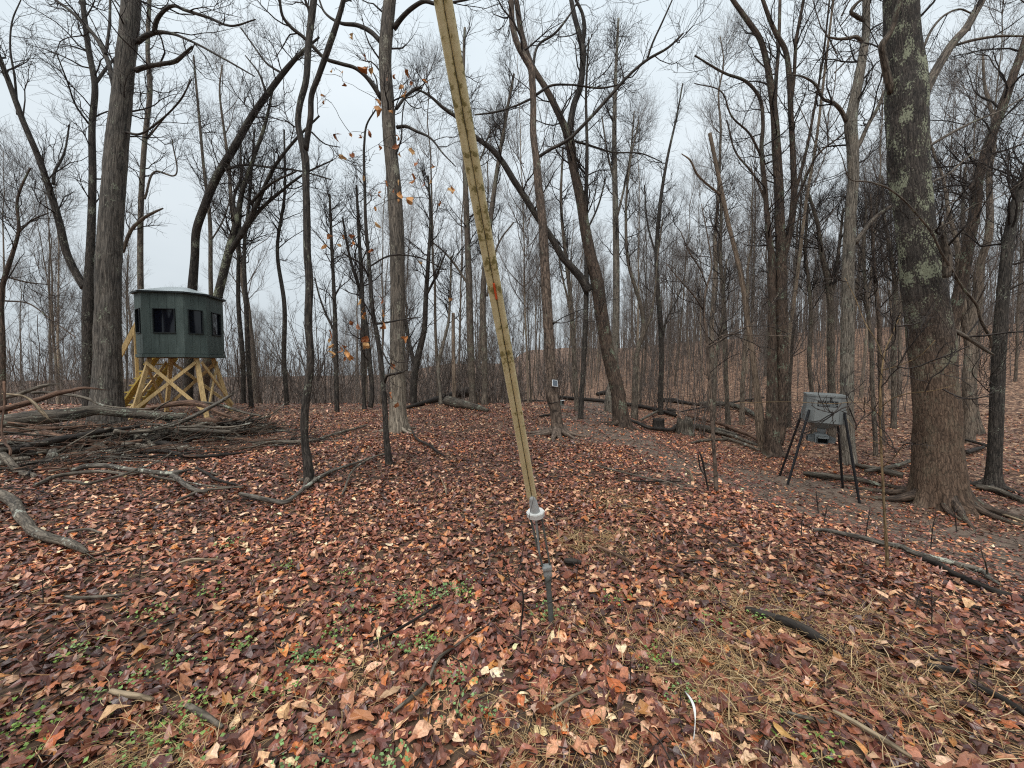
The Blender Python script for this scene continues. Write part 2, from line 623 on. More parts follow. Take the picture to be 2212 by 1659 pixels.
GR = [(1.0, 1.85, .75), (1.75, 1.6, .6), (0.45, 1.75, .42), (0.35, 2.3, .3), (.78, 3.6, .42), (0.05, 1.6, .3), (-.8, 1.9, .22), (1.55, 2.5, .42),
      (2.3, 2.2, .4), (1.2, 4.6, .4), (1.05, 1.5, .6), (1.9, 2.0, .6), (-0.3, 1.7, .2), (-1.5, 1.5, .3), (2.6, 1.6, .5), (1.5, 1.15, .5), (0.3, 1.1, .4)]


def grass(x, y):
    x = np.asarray(x, float)
    y = np.asarray(y, float)
    v = np.zeros(np.shape(x))
    for gx, gy, r in GR:
        v = np.maximum(v, np.exp(-(((x - gx)**2 + (y - gy)**2) / r**2)))
    v = v * (0.08 + 1.15 * n2(x, y, 3.4, 41)**1.5)
    return np.clip(v, 0, 1)


# ------------------------------------------------------------------ ground sheet
def build_ground():
    na, nr = 256, 150
    rad = np.concatenate([[0.0], np.geomspace(0.25, 300, nr)])
    th = np.arange(na) / na * 2 * np.pi
    X = rad[:, None] * np.cos(th)[None]
    Y = rad[:, None] * np.sin(th)[None]
    Z = height(X, Y)
    V = np.stack([X, Y, Z], -1).reshape(-1, 3)
    i = np.arange(nr)[:, None] * na
    j = np.arange(na)[None]
    j2 = (j + 1) % na
    Q = np.stack([i + j, i + j2, i + na + j2, i + na + j], -1).reshape(-1, 4)[:, ::-1]
    Q = Q[:, ::-1] if False else Q
    m, n, b = new_mat('forest_floor', 0.7, 0.25)
    tc = N(n, 'ShaderNodeTexCoord')
    # layered leaf-shaped cells, two sizes
    wob = N(n, 'ShaderNodeTexNoise', Scale=9.0, Detail=2.0)
    n.links.new(tc.outputs['Object'], wob.inputs['Vector'])
    vadd = N(n, 'ShaderNodeVectorMath', operation='MULTIPLY_ADD')
    n.links.new(wob.outputs['Color'], vadd.inputs[0])
    vadd.inputs[1].default_value = (0.12, 0.12, 0.12)
    n.links.new(tc.outputs['Object'], vadd.inputs[2])
    v1 = N(n, 'ShaderNodeTexVoronoi', Scale=13.0)
    n.links.new(vadd.outputs[0], v1.inputs['Vector'])
    v2 = N(n, 'ShaderNodeTexVoronoi', Scale=5.5)
    n.links.new(vadd.outputs[0], v2.inputs['Vector'])
    sx = N(n, 'ShaderNodeSeparateColor')
    n.links.new(v1.outputs['Color'], sx.inputs[0])
    leafc = ramp(n, [(0.0, (0.055, 0.03, 0.022)), (0.3, (0.13, 0.07, 0.048)), (0.55, (0.235, 0.135, 0.088)), (0.78, (0.38, 0.235, 0.155)), (1.0, (0.5, 0.35, 0.24))], sx.outputs[0])
    sx2 = N(n, 'ShaderNodeSeparateColor')
    n.links.new(v2.outputs['Color'], sx2.inputs[0])
    big = ramp(n, [(0.0, (0.6, 0.58, 0.56)), (1.0, (1.35, 1.3, 1.25))], sx2.outputs[1])
    col = mixc(n, 1.0, leafc.outputs[0], big.outputs[0], 'MULTIPLY')
    edge = ramp(n, [(0.0, (1, 1, 1)), (0.7, (0.5, 0.48, 0.46))], v1.outputs['Distance'])
    col = mixc(n, 0.6, col, edge.outputs[0], 'MULTIPLY')
    # bare soil
    sn = N(n, 'ShaderNodeTexNoise', Scale=14.0, Detail=6.0, Roughness=0.7)
    n.links.new(tc.outputs['Object'], sn.inputs['Vector'])
    soil = ramp(n, [(0.3, (0.08, 0.054, 0.04)), (0.55, (0.165, 0.12, 0.09)), (0.75, (0.27, 0.21, 0.165))], sn.outputs['Fac'])
    ab = N(n, 'ShaderNodeAttribute', attribute_name='bare')
    abn = N(n, 'ShaderNodeMath', operation='MULTIPLY_ADD')
    n.links.new(sn.outputs['Fac'], abn.inputs[0])
    abn.inputs[1].default_value = 0.9
    n.links.new(ab.outputs['Fac'], abn.inputs[2])
    abr = ramp(n, [(0.62, (0, 0, 0)), (0.98, (1, 1, 1))], abn.outputs[0])
    col = mixc(n, abr.outputs[0], col, soil.outputs[0])
    # near the photographer real leaves lie on damp dark mould
    nr_ = N(n, 'ShaderNodeAttribute', attribute_name='near')
    mould = ramp(n, [(0.3, (0.045, 0.027, 0.019)), (0.7, (0.15, 0.095, 0.06))], sn.outputs['Fac'])
    fac = N(n, 'ShaderNodeMath', operation='MULTIPLY')
    inv = N(n, 'ShaderNodeInvert')
    n.links.new(abr.outputs[0], inv.inputs['Color'])
    n.links.new(nr_.outputs['Fac'], fac.inputs[0])
    n.links.new(inv.outputs[0], fac.inputs[1])
    col = mixc(n, fac.outputs[0], col, mould.outputs[0])
    n.links.new(col, b.inputs['Base Color'])
    bp = N(n, 'ShaderNodeBump', Strength=0.8, Distance=0.03)
    hh = mixc(n, 0.5, sx.outputs[1], sn.outputs['Fac'])
    n.links.new(hh, bp.inputs['Height'])
    n.links.new(bp.outputs[0], b.inputs['Normal'])
    dd = np.hypot(V[:, 0], V[:, 1])
    near = 1 - S((dd - 6) / 9.0)
    me = mesh_np('ground', V, Q, None, {'bare': ('FLOAT', bare(V[:, 0], V[:, 1])), 'near': ('FLOAT', near)})
    g = obj('ground', me, m)
    tag(g, 'forest floor of fallen brown leaves with a worn muddy trail', None, None, 'structure')
    return g


GROUND = build_ground()

# ------------------------------------------------------------------ leaf litter
PAL = np.array([(0.058, 0.030, 0.026), (0.085, 0.038, 0.031), (0.13, 0.055, 0.039), (0.185, 0.08, 0.052), (0.26, 0.125, 0.078),
                (0.35, 0.195, 0.12), (0.47, 0.295, 0.185), (0.56, 0.395, 0.26), (0.62, 0.48, 0.34), (0.36, 0.135, 0.05), (0.46, 0.235, 0.085)])
PW = np.array([.12, .17, .19, .17, .11, .08, .06, .04, .015, .05, .012])
PW = PW / PW.sum()


def leaf_outline(kind, n):
    a = np.linspace(0, 2 * np.pi, n, endpoint=False)
    if kind == 0:      # oval, toothed
        r = 1 + 0.06 * np.where(np.arange(n) % 2, 1, -1)
        x, y = np.cos(a) * r, np.sin(a) * 0.48 * r
    elif kind == 1:    # maple-like, five points
        r = 0.8 + 0.2 * np.cos(5 * a) + 0.04 * np.where(np.arange(n) % 2, 1, -1)
        x, y = np.cos(a) * r, np.sin(a) * r * 0.92
    elif kind == 2:    # lobed oak
        r = 0.82 + 0.2 * np.cos(6 * a)
        x, y = np.cos(a) * (r * 0.5 + 0.5), np.sin(a) * r * 0.6
    else:              # broad tulip-poplar
        r = 0.88 + 0.12 * np.cos(4 * a)
        x, y = np.cos(a) * r, np.sin(a) * r * 0.85
    return np.stack([x, y], 1)


def leaf_batch(X, Y, size, n, kind, tilt, curl, lift, color):
    """X,Y ground points; returns V,T,col. n outline verts + centre + midrib fold"""
    m = len(X)
    o = leaf_outline(kind, n)
    pts = np.vstack([[0, 0], o])                       # centre first
    jit = 1 + rng.normal(0, 0.10, (m, n + 1))
    ln = size * rng.uniform(0.8, 1.25, m)
    wd = size * rng.uniform(0.7, 1.15, m)
    lx = pts[None, :, 0] * jit * ln[:, None] * 0.5
    ly = pts[None, :, 1] * jit * wd[:, None] * 0.5
    c1 = rng.normal(0, curl, m)[:, None]
    c2 = rng.normal(0, curl, m)[:, None]
    tw = rng.normal(0, curl, m)[:, None]
    fold = np.abs(rng.normal(0, curl * 0.6, m))[:, None]
    s = size[:, None] if np.ndim(size) else size
    u, v = lx / s, ly / s
    lz = s * (c1 * u * u * 2 + c2 * v * v * 2.5 + tw * u * v * 2.5 + fold * np.abs(v)) + s * rng.normal(0, 0.035, (m, n + 1))
    # rotate: random tilt about random axis, then heading
    ax = rng.uniform(0, 2 * np.pi, m)
    ti = np.abs(rng.normal(0, tilt, m))
    ca, sa = np.cos(ax)[:, None], np.sin(ax)[:, None]
    ct, st = np.cos(ti)[:, None], np.sin(ti)[:, None]
    x1, y1 = ca * lx + sa * ly, -sa * lx + ca * ly
    y2, z2 = ct * y1 - st * lz, st * y1 + ct * lz
    hd = rng.uniform(0, 2 * np.pi, m)
    ch, sh = np.cos(hd)[:, None], np.sin(hd)[:, None]
    gx, gy = ch * x1 - sh * y2, sh * x1 + ch * y2
    zmin = z2.min(1, keepdims=True)
    base = height(X, Y)[:, None]
    V = np.stack([gx + X[:, None], gy + Y[:, None], base + z2 - zmin * 0.85 + lift[:, None] if np.ndim(lift) else base + z2 - zmin * 0.85 + lift], -1)
    k = np.arange(m)[:, None, None] * (n + 1)
    a = np.arange(n)
    tri = np.stack([np.zeros(n, int), a + 1, (a + 1) % n + 1], 1)
    T = (k + tri[None]).reshape(-1, 3)
    rim = np.ones((m, n + 1, 1))
    rim[:, 0] = 1.15
    C = np.concatenate([np.clip(color[:, None] * rim * (1 + rng.normal(0, .06, (m, n + 1, 1))), 0, 1), np.ones((m, n + 1, 1))], -1)
    return V.reshape(-1, 3), T, C.reshape(-1, 4)


def leaf_colors(m, x=None, y=None):
    c = PAL[rng.choice(len(PAL), m, p=PW)] * np.array([1.22, 1.0, .88])
    if x is not None:     # drifts: patches of darker wet and paler dry leaves
        k = n2(x, y, 0.9, 13)
        c = c * (0.62 + 0.78 * k)[:, None]
    return np.clip(c * (1 + rng.normal(0, 0.12, (m, 1))) * (1 + rng.normal(0, 0.04, (m, 3))), 0.01, 0.8)


def sector(n, r0, r1, half=62):
    r = np.sqrt(rng.uniform(r0 * r0, r1 * r1, n))
    a = np.radians(rng.uniform(-half, half, n))
    return r * np.sin(a), r * np.cos(a)


def litter():
    Vs, Ts, Cs, n = [], [], [], 0

    def put(V, T, C):
        nonlocal n
        Vs.append(V)
        Ts.append(T + n)
        Cs.append(C)
        n += len(V)
    bands = [(0.7, 3.0, 1750, 12, (0.018, 0.078)), (3.0, 5.5, 1250, 8, (0.02, 0.078)), (5.5, 9.0, 780, 5, (0.03, 0.078)),
             (9.0, 14.0, 380, 4, (0.04, 0.09)), (14.0, 26.0, 90, 4, (0.05, 0.11))]
    for r0, r1, dens, nv, (s0, s1) in bands:
        area = math.radians(124) / 2 * (r1**2 - r0**2)
        cnt = int(area * dens)
        x, y = sector(cnt, r0, r1)
        keep = rng.random(cnt) < (1 - 0.86 * bare(x, y)) * (1 - 0.5 * grass(x, y)) * (.7 + .45 * n2(x, y, 2.2, 77))
        x, y = x[keep], y[keep]
        kinds = rng.choice(4, len(x), p=[.48, .14, .2, .18])
        for k in range(4):
            q = kinds == k
            xx, yy = x[q], y[q]
            m = len(xx)
            sz = rng.uniform(s0, s1, m) * (1.15 if k else 1.0)
            put(*leaf_batch(xx, yy, sz, nv, k, 0.27, 0.34, np.abs(rng.normal(0, 0.009, m)), leaf_colors(m, xx, yy)))
    V, T, C = np.vstack(Vs), np.vstack(Ts), np.vstack(Cs)
    me = mesh_np('leaf_litter', V, None, T, {'Col': ('FLOAT_COLOR', C)}, smooth=False)
    o = obj('leaf_litter', me, M['leaf'])
    tag(o, 'carpet of wet brown and tan fallen leaves over the ground', None, None, 'stuff')


litter()


def single_leaves():
    """the 300 leaves that show largest: near the photographer, each an object on the ground"""
    meshes = []
    for q in range(36):
        k = [0, 1, 2, 0, 3][q % 5]
        col = leaf_colors(1)
        if q % 9 == 4:
            col = np.array([[0.42, 0.19, 0.06]])
        if q % 4 == 1:
            col = np.clip(col * 1.3, 0, .6)
        zero = np.zeros(1)
        V, T, C = leaf_batch(zero, zero, np.array([1.0]), 16, k, 0.12, 0.45, 0.0, col)
        V[:, 2] -= V[:, 2].min()
        meshes.append(mesh_np('leaf', V, None, T, {'Col': ('FLOAT_COLOR', C)}, smooth=False))
    x, y = sector(2500, 1.55, 3.6, 54)
    g = grass(x, y)
    keep = rng.random(len(x)) < 1 - 0.55 * g
    x, y = x[keep][:296], y[keep][:296]
    for i in range(len(x)):
        me = meshes[rng.integers(len(meshes))]
        o = obj('leaf', me, M['leaf'], GROUND)
        s = rng.uniform(0.045, 0.092)
        o.scale = (s, s, s)
        o.rotation_euler = (rng.normal(0, .25), rng.normal(0, .25), rng.uniform(0, 6.28))
        o.location = (x[i], y[i], hz(x[i], y[i]) + rng.uniform(.012, .03))
    # four leaves one picks out at once
    for (u, v, s, c) in [(843, 1513, .105, (.5, .31, .18)), (783, 1572, .11, (.42, .17, .07)), (1692, 1602, .105, (.5, .28, .09)), (1160, 1545, .085, (.45, .28, .2))]:
        p = onground(u, v)
        zero = np.zeros(1)
        V, T, C = leaf_batch(zero, zero, np.array([1.0]), 22, 0, 0.1, .2, 0.0, np.array([c]))
        V[:, 2] -= V[:, 2].min()
        o = obj('leaf', mesh_np('leaf', V, None, T, {'Col': ('FLOAT_COLOR', C)}, smooth=False), M['leaf'], GROUND)
        o.scale = (s,) * 3
        o.rotation_euler = (0, 0, rng.uniform(-.6, .6))
        o.location = (p[0], p[1], p[2] + .035)


single_leaves()


def ribbons(P, Wd, color):
    """flat blades P (N,K,3)"""
    Nn, K, _ = P.shape
    t = nrm(np.gradient(P, axis=1))
    side = nrm(np.cross(t, np.array([0, 0, 1.0]) + rng.normal(0, .4, (Nn, 1, 3))))
    w = Wd[:, None, None] * np.linspace(1, .25, K)[None, :, None]
    V = np.stack([P - side * w, P + side * w], 2).reshape(-1, 3)
    b = (np.arange(Nn) * K * 2)[:, None] + (np.arange(K - 1) * 2)[None]
    Q = np.stack([b, b + 1, b + 3, b + 2], -1).reshape(-1, 4)
    C = np.repeat(color, K * 2, 0)
    return V, Q, np.concatenate([C, np.ones((len(C), 1))], 1)


def straw():
    n = 150000
    x, y = sector(n, 0.8, 5.2, 60)
    g = grass(x, y)
    keep = rng.random(n) < np.maximum(g**1.1, 0.03)
    x, y = x[keep], y[keep]
    n = len(x)
    K = 4
    ln = rng.uniform(.05, .2, n)
    az = rng.uniform(0, 6.28, n)
    el = np.abs(rng.normal(0.15, .35, n))
    d = np.stack([np.cos(az) * np.cos(el), np.sin(az) * np.cos(el), np.sin(el)], 1)
    pts = [np.stack([x, y, height(x, y) + np.abs(rng.normal(0.012, .012, n))], 1)]
    for k in range(K - 1):
        d = nrm(d + rng.normal(0, .18, (n, 3)) + np.array([0, 0, -.22]))
        q = pts[-1] + d * (ln / (K - 1))[:, None]
        q[:, 2] = np.maximum(q[:, 2], height(q[:, 0], q[:, 1]) + .008)
        pts.append(q)
    P = np.stack(pts, 1)
    pal = np.array([(.46, .32, .16), (.38, .235, .105), (.28, .155, .07), (.52, .39, .22), (.17, .095, .05)])
    c = pal[rng.choice(5, n, p=[.3, .27, .2, .11, .12])] * (1 + rng.normal(0, .12, (n, 1)))
    V, Q, C = ribbons(P, rng.uniform(.0012, .0026, n), np.clip(c, .02, .8))
    o = obj('dry_grass', mesh_np('dry_grass', V, Q, None, {'Col': ('FLOAT_COLOR', C)}, False), M['straw'])
    tag(o, 'matted straw-coloured dead grass among the leaves', None, None, 'stuff')


straw()


def weeds():
    spots = [(900, 1312), (950, 1290), (985, 1280), (1010, 1290), (660, 1425), (690, 1440), (640, 1450), (345, 1618), (370, 1600), (665, 1642), (140, 1425), (185, 1410),
             (45, 1570), (100, 1580), (430, 1540), (560, 1510), (800, 1265), (870, 1300), (925, 1390), (880, 1405), (990, 1480), (1330, 1300), (1750, 1620), (1410, 1430),
             (240, 1500), (300, 1480), (520, 1400), (760, 1330), (720, 1380), (840, 1405), (60, 1640), (210, 1625), (620, 1230), (450, 1290), (1010, 1545), (850, 1640),
             (1180, 1330), (1640, 1340), (1530, 1345), (500, 1180), (930, 1410), (400, 1440), (330, 1330), (760, 1250), (1480, 1515)]
    Vs, Ts, Cs, n = [], [], [], 0
    for (u, v) in spots:
        p = onground(u, v)
        big = 1.0 if (u, v) not in ((900, 1312), (950, 1290), (985, 1280), (690, 1440), (345, 1618), (665, 1642)) else 1.9
        m = int(rng.integers(26, 50) * big)
        rr = rng.uniform(.03, .07) * big**.6
        x = p[0] + rng.normal(0, rr * 1.25, m)
        y = p[1] + rng.normal(0, rr, m)
        sz = rng.uniform(.011, .024, m)
        hue = rng.uniform(0, 1)
        base = np.array([.17, .26, .045]) * (1 - hue) + np.array([.17, .27, .10]) * hue
        c = np.clip(base * (1 + rng.normal(0, .2, (m, 1))), .02, .6)
        V, T, C = leaf_batch(x, y, sz, 8, 3, .5, .3, rng.uniform(.012, .055, m), c)
        Vs.append(V)
        Ts.append(T + n)
        Cs.append(C)
        n += len(V)
        # stalks
    me = mesh_np('green_weeds', np.vstack(Vs), None, np.vstack(Ts), {'Col': ('FLOAT_COLOR', np.vstack(Cs))}, False)
    tag(obj('green_weeds', me, M['weed']), 'small green weed seedlings sprouting through the leaves', None, None, 'stuff')


weeds()


def twig_litter():
    n = 6500
    x, y = sector(n, 1.2, 17, 60)
    K = 4
    ln = rng.uniform(.08, .45, n)
    az = rng.uniform(0, 6.28, n)
    P = np.zeros((n, K, 3))
    for k in range(K):
        f = k / (K - 1) - .5
        P[:, k, 0] = x + np.cos(az) * ln * f + rng.normal(0, .008, n)
        P[:, k, 1] = y + np.sin(az) * ln * f + rng.normal(0, .008, n)
        P[:, k, 2] = height(P[:, k, 0], P[:, k, 1]) + rng.uniform(.012, .035, n)
    r = rng.uniform(.0018, .0055, n)[:, None] * np.linspace(1, .5, K)[None]
    V, Q, B = tubes(P, r, 3)
    o = obj('twig_litter', mesh_np('twig_litter', V, Q, None, {'bk': ('FLOAT_VECTOR', B)}), M['twig'])
    tag(o, 'fine dark twigs scattered over the fallen leaves', None, None, 'stuff')


twig_litter()

# ------------------------------------------------------------------ traced trees
K0 = 22


def tree(name, label, stems, bark='bark_mid', dep=None, cat='tree', group=None, twigs=(14, 5, 4), t0=0.3, l1=(0.9, 2.2), relief=None, sides=14,
         flare=None, ext=5.0, roots=None, up=.1, wig=.25, rm=1.0, limb_bark=None, crown=True, hidden=False, wigstem=0.0):
    """stems: list of (kind, [(u,v,w)...], depth change to the tip). First is the trunk."""
    made = []                    # (pix array, depth array, P, R)
    base_u, base_v, _ = stems[0][1][0]
    if dep is None:
        b = onground(base_u, base_v)
        dep = b[1]
    acc_parts = []
    for k, (kind, pts, dd) in enumerate(stems):
        pts = np.array(pts, float)
        s = np.concatenate([[0], np.cumsum(np.hypot(np.diff(pts[:, 0]), np.diff(pts[:, 1])))])
        s = s / s[-1]
        if k == 0:
            d0 = dep
        else:
            best, d0 = 1e9, dep
            for pp, dl, _, _ in made:
                q = np.hypot(pp[:, 0] - pts[0, 0], pp[:, 1] - pts[0, 1])
                i = int(np.argmin(q))
                if q[i] < best:
                    best, d0 = q[i], dl[i]
        dl = d0 + dd * s
        P = np.array([at(p[0], p[1], d) for p, d in zip(pts, dl)])
        R = np.array([px_r(p[2], p[0], d) for p, d in zip(pts, dl)])
        dpx, pxx = dl, pts[:, :2]
        if k == 0:
            # down to the ground and a bit into it
            g = hz(P[0, 0], P[0, 1])
            if P[0, 2] > g + 0.05:
                low = np.array([P[0, 0], P[0, 1], g])
                P = np.vstack([low, P])
                R = np.concatenate([[R[0] * 1.1], R])
            else:
                P[0, 2] = g
            P = np.vstack([P[0] - np.array([0, 0, .12]), P])
            R = np.concatenate([[R[0] * 1.05], R])
        if pts[-1, 1] < 25 and ext:
            d = nrm(P[-1] - P[-2])
            e = ext if k == 0 else ext * .7
            q1 = P[-1] + d * e * .5 + np.array([0, 0, .3])
            q2 = q1 + nrm(d + np.array([.1, .1, .5])) * e * .5
            P = np.vstack([P, q1, q2])
            R = np.concatenate([R, [R[-1] * .65, R[-1] * .18]])
        Pr, Rr = resample(P, R, step=max(.06, min(.16, R.mean() * .9)) if (relief is None or k > 0) else max(.05, R.mean() * .24))
        if wigstem:
            Pr = Pr + wigstem * (vnoise(Pr * 2.2 + k * 9)[:, None] - .5) * np.array([1, .6, 0])
        made.append((pxx, dpx, Pr, Rr))
        acc_parts.append((kind, Pr, Rr))
    base = made[0][2][0] + np.array([0, 0, .12])
    root_e = thing(name, base, label, cat, group)
    for k, (kind, Pr, Rr) in enumerate(acc_parts):
        a = Acc()
        sd = sides if k == 0 else (7 if Rr.mean() < .05 else 14)
        a.add(*tube(Pr, Rr, sd, True, relief if k == 0 else None, flare if k == 0 else None))
        mt = M[bark] if (k == 0 or limb_bark is None) else M[limb_bark]
        obj(kind, a.mesh(kind, base), mt, root_e)
    if roots:
        nr, rl, rw, mat_r = roots
        rb = made[0][3][2] * (1.0 if flare is None else 1 + flare[0] * .4)
        for q in range(nr):
            az = 2 * np.pi * (q + rng.uniform(-.3, .3)) / nr
            ln = rl * rng.uniform(.6, 1.2)
            s = np.linspace(0, 1, 8)
            aa = az + np.cumsum(rng.normal(0, .13, 8))
            x = base[0] + np.cumsum(np.concatenate([[rb * .45 * math.cos(az)], np.cos(aa[1:]) * ln / 7]))
            y = base[1] + np.cumsum(np.concatenate([[rb * .45 * math.sin(az)], np.sin(aa[1:]) * ln / 7]))
            rad = rw * rng.uniform(.7, 1.2) * (1 - .86 * s)
            z = height(x, y) + rad * .6 + .32 * rb * np.exp(-s * 7) * 2
            z[-1] -= .03
            Pr, Rr = resample(np.stack([x, y, z], 1), rad, n=22)
            a = Acc()
            a.add(*tube(Pr, Rr, 9, True))
            obj('root', a.mesh('root', base), M[mat_r], root_e)
    if crown:
        if ext == 0 and cat == 'tree' and t0 < .5:      # forest-grown: clean lower stem, upright top
            t0, up, twigs = .52, .17, (int(twigs[0] * .75), twigs[1], twigs[2])
        PP = np.stack([resample(p, r, n=K0)[0] for _, p, r in acc_parts])
        PR = np.stack([resample(p, r, n=K0)[1] for _, p, r in acc_parts])
        ln = np.linalg.norm(np.diff(PP, axis=1), axis=2).sum(1)
        n1, n2_, n3 = int(twigs[0] * 1.45), twigs[1], twigs[2]
        a = Acc()
        cnt = np.maximum(2, (n1 * ln / ln.sum()).astype(int))
        P1, R1 = grow(PP[:1], PR[:1], cnt[:1], (t0, .98), l1, (35, 70), up, wig, 7, .4, .024, .006 * rm)
        if len(PP) > 1:
            P1b, R1b = grow(PP[1:], PR[1:], cnt[1:], (.2, 1.), l1, (30, 65), up, wig, 7, .5, .024, .006 * rm)
            P1, R1 = np.concatenate([P1, P1b]), np.concatenate([R1, R1b])
        P2, R2 = grow(P1, R1, n2_, (.15, 1), (l1[0] * .45, l1[1] * .5), (25, 60), up, wig, 5, .6, .011, .0042 * rm)
        P3, R3 = grow(P2, R2, n3 + 1, (.1, 1), (l1[0] * .2, l1[1] * .28), (25, 60), up, wig, 3, .7, .005, .0025 * rm)
        for p, r, sd in ((P1, R1, 4), (P2, R2, 3), (P3, R3, 3)):
            V, Q, B = tubes(p, r, sd)
            a.add(V, Q, None, B)
        obj('crown', a.mesh('crown', base), M['twig'], root_e)
    return root_e, made


BIG = (0.013, 26.0, 0.16)
# big grey tree in front of the blind's stairs
tree('bare_tree', 'thick grey bare tree with furrowed bark beside the raised green blind', [
    ('trunk', [(232, 888, 80), (232, 820, 68), (233, 700, 61), (236, 553, 59), (243, 430, 56), (254, 300, 51), (266, 180, 46), (276, 90, 44), (284, 0, 43)], 0.3),
    ('limb', [(292, 152, 14), (320, 143, 12), (350, 138, 11), (383, 130, 10), (400, 115, 8), (416, 100, 5)], -.6),
    ('limb', [(296, 92, 13), (318, 76, 13), (338, 70, 11), (368, 72, 8), (410, 88, 6), (480, 125, 5), (550, 165, 3)], -1.2),
    ('limb', [(333, 72, 12), (337, 48, 11), (352, 25, 9), (372, 13, 8), (400, 22, 8), (450, 38, 7), (500, 56, 5), (552, 42, 3)], -.9),
    ('limb', [(246, 185, 14), (232, 130, 13), (212, 88, 12), (180, 50, 11), (150, 22, 9), (120, 0, 8)], .9),
    ('limb', [(228, 118, 8), (236, 60, 7), (238, 0, 6)], .4),
    ('limb', [(268, 285, 8), (300, 290, 6), (340, 265, 5), (390, 215, 4), (415, 170, 3)], -1.0),
], 'bark_grey', dep=10.4, relief=(.013, 24., .16), sides=44, twigs=(34, 5, 5), t0=.45, flare=(.25, .3, 5, 1), limb_bark='bark_dark')

tree('bare_tree', 'dark forked tree standing just behind the thick grey tree', [
    ('trunk', [(192, 888, 32), (191, 760, 30), (191, 650, 29), (193, 600, 25), (197, 500, 20), (200, 380, 18), (199, 270, 16), (205, 185, 15), (192, 110, 14), (178, 0, 12)], .5),
    ('limb', [(184, 622, 24), (170, 600, 21), (147, 555, 20), (128, 480, 19), (110, 420, 17), (85, 345, 16), (50, 262, 15), (20, 180, 14), (-8, 105, 12), (-30, 30, 9)], -.5),
    ('limb', [(207, 180, 8), (228, 150, 8), (250, 125, 6), (290, 105, 4)], .8),
    ('limb', [(115, 398, 9), (118, 372, 8), (135, 340, 6), (150, 270, 4)], .7),
    ('limb', [(192, 268, 6), (165, 230, 5), (145, 175, 4), (120, 110, 3)], -.8),
    ('limb', [(38, 248, 7), (32, 170, 6), (22, 100, 5), (28, 40, 4), (45, 0, 3)], .4),
], 'bark_dark', dep=11.6, twigs=(40, 6, 5), t0=.35, limb_bark='bark_dark')

tree('bare_tree', 'slender straight tree rising behind the left corner of the blind roof', [
    ('trunk', [(306, 880, 15), (305, 700, 15), (303, 553, 14), (305, 430, 13), (313, 300, 12), (324, 190, 12), (319, 110, 10), (323, 0, 9)], .6),
    ('limb', [(312, 430, 6), (340, 370, 5), (372, 380, 4), (372, 300, 3)], .5),
    ('limb', [(318, 300, 5), (350, 260, 4), (400, 200, 3), (412, 165, 2)], -.5),
    ('limb', [(265, 545, 9), (285, 495, 9), (305, 475, 8), (330, 460, 7), (352, 450, 4)], -.4),
], 'bark_mid', dep=15.5, twigs=(26, 6, 5), t0=.3)

tree('bare_tree', 'dark reddish leaning tree with a broken top beyond the brush pile', [
    ('trunk', [(8, 880, 16), (6, 740, 14), (5, 620, 14), (18, 575, 13), (28, 545, 11), (40, 500, 9), (38, 430, 7), (52, 390, 6), (66, 362, 5)], .3),
    ('limb', [(14, 598, 6), (60, 610, 5), (110, 615, 3)], .3),
    ('limb', [(12, 650, 6), (60, 655, 5), (110, 690, 4), (165, 730, 3)], -.4),
    ('limb', [(42, 500, 6), (70, 475, 5), (105, 460, 3)], .4),
], 'bark_brown', dep=11.0, twigs=(24, 5, 4), t0=.3, ext=0)

tree('bare_tree', 'curving dark tree bowed away over the roof of the blind', [
    ('trunk', [(407, 880, 26), (410, 760, 25), (416, 620, 22), (421, 553, 19), (424, 500, 19), (443, 443, 19), (463, 393, 19), (507, 317, 17), (547, 247, 15), (580, 200, 13), (610, 160, 12), (653, 112, 8), (690, 80, 4)], -.8),
    ('limb', [(485, 368, 7), (520, 357, 6), (580, 361, 5), (650, 370, 4), (715, 388, 3)], -.6),
    ('limb', [(612, 160, 6), (580, 140, 5), (545, 95, 4), (520, 60, 3)], .3),
    ('limb', [(575, 205, 5), (560, 160, 4), (530, 120, 3)], .3),
], 'bark_dark', dep=15.2, twigs=(34, 6, 5), t0=.4, ext=0)

tree('bare_tree', 'lichen-green tree fanning into many slanting stems behind the blind', [
    ('trunk', [(438, 885, 24), (446, 800, 23), (466, 660, 22), (478, 610, 20), (494, 545, 19), (513, 470, 14), (522, 420, 11), (545, 350, 9), (575, 260, 7), (588, 200, 4)], .4),
    ('limb', [(492, 552, 14), (530, 490, 12), (560, 430, 10), (590, 365, 8), (640, 300, 6), (690, 250, 4)], -.5),
    ('limb', [(520, 510, 11), (560, 455, 9), (605, 415, 7), (650, 380, 5), (720, 345, 3)], .5),
    ('limb', [(512, 475, 8), (505, 430, 7), (520, 385, 5), (530, 330, 3)], .5),
    ('limb', [(540, 440, 7), (580, 400, 6), (640, 370, 4)], -.4),
], 'bark_lichen', dep=14.3, twigs=(40, 6, 5), t0=.4, ext=0, limb_bark='bark_dark')

tree('bare_tree', 'thin straight tree between the curving tree and the blind', [
    ('trunk', [(459, 880, 11), (457, 700, 11), (455, 600, 10), (453, 470, 9), (440, 360, 7), (430, 250, 6), (418, 120, 4)], .3),
    ('limb', [(456, 520, 4), (480, 480, 4), (500, 420, 3)], .5)], 'bark_mid', dep=17.0, twigs=(22, 6, 5), ext=0)

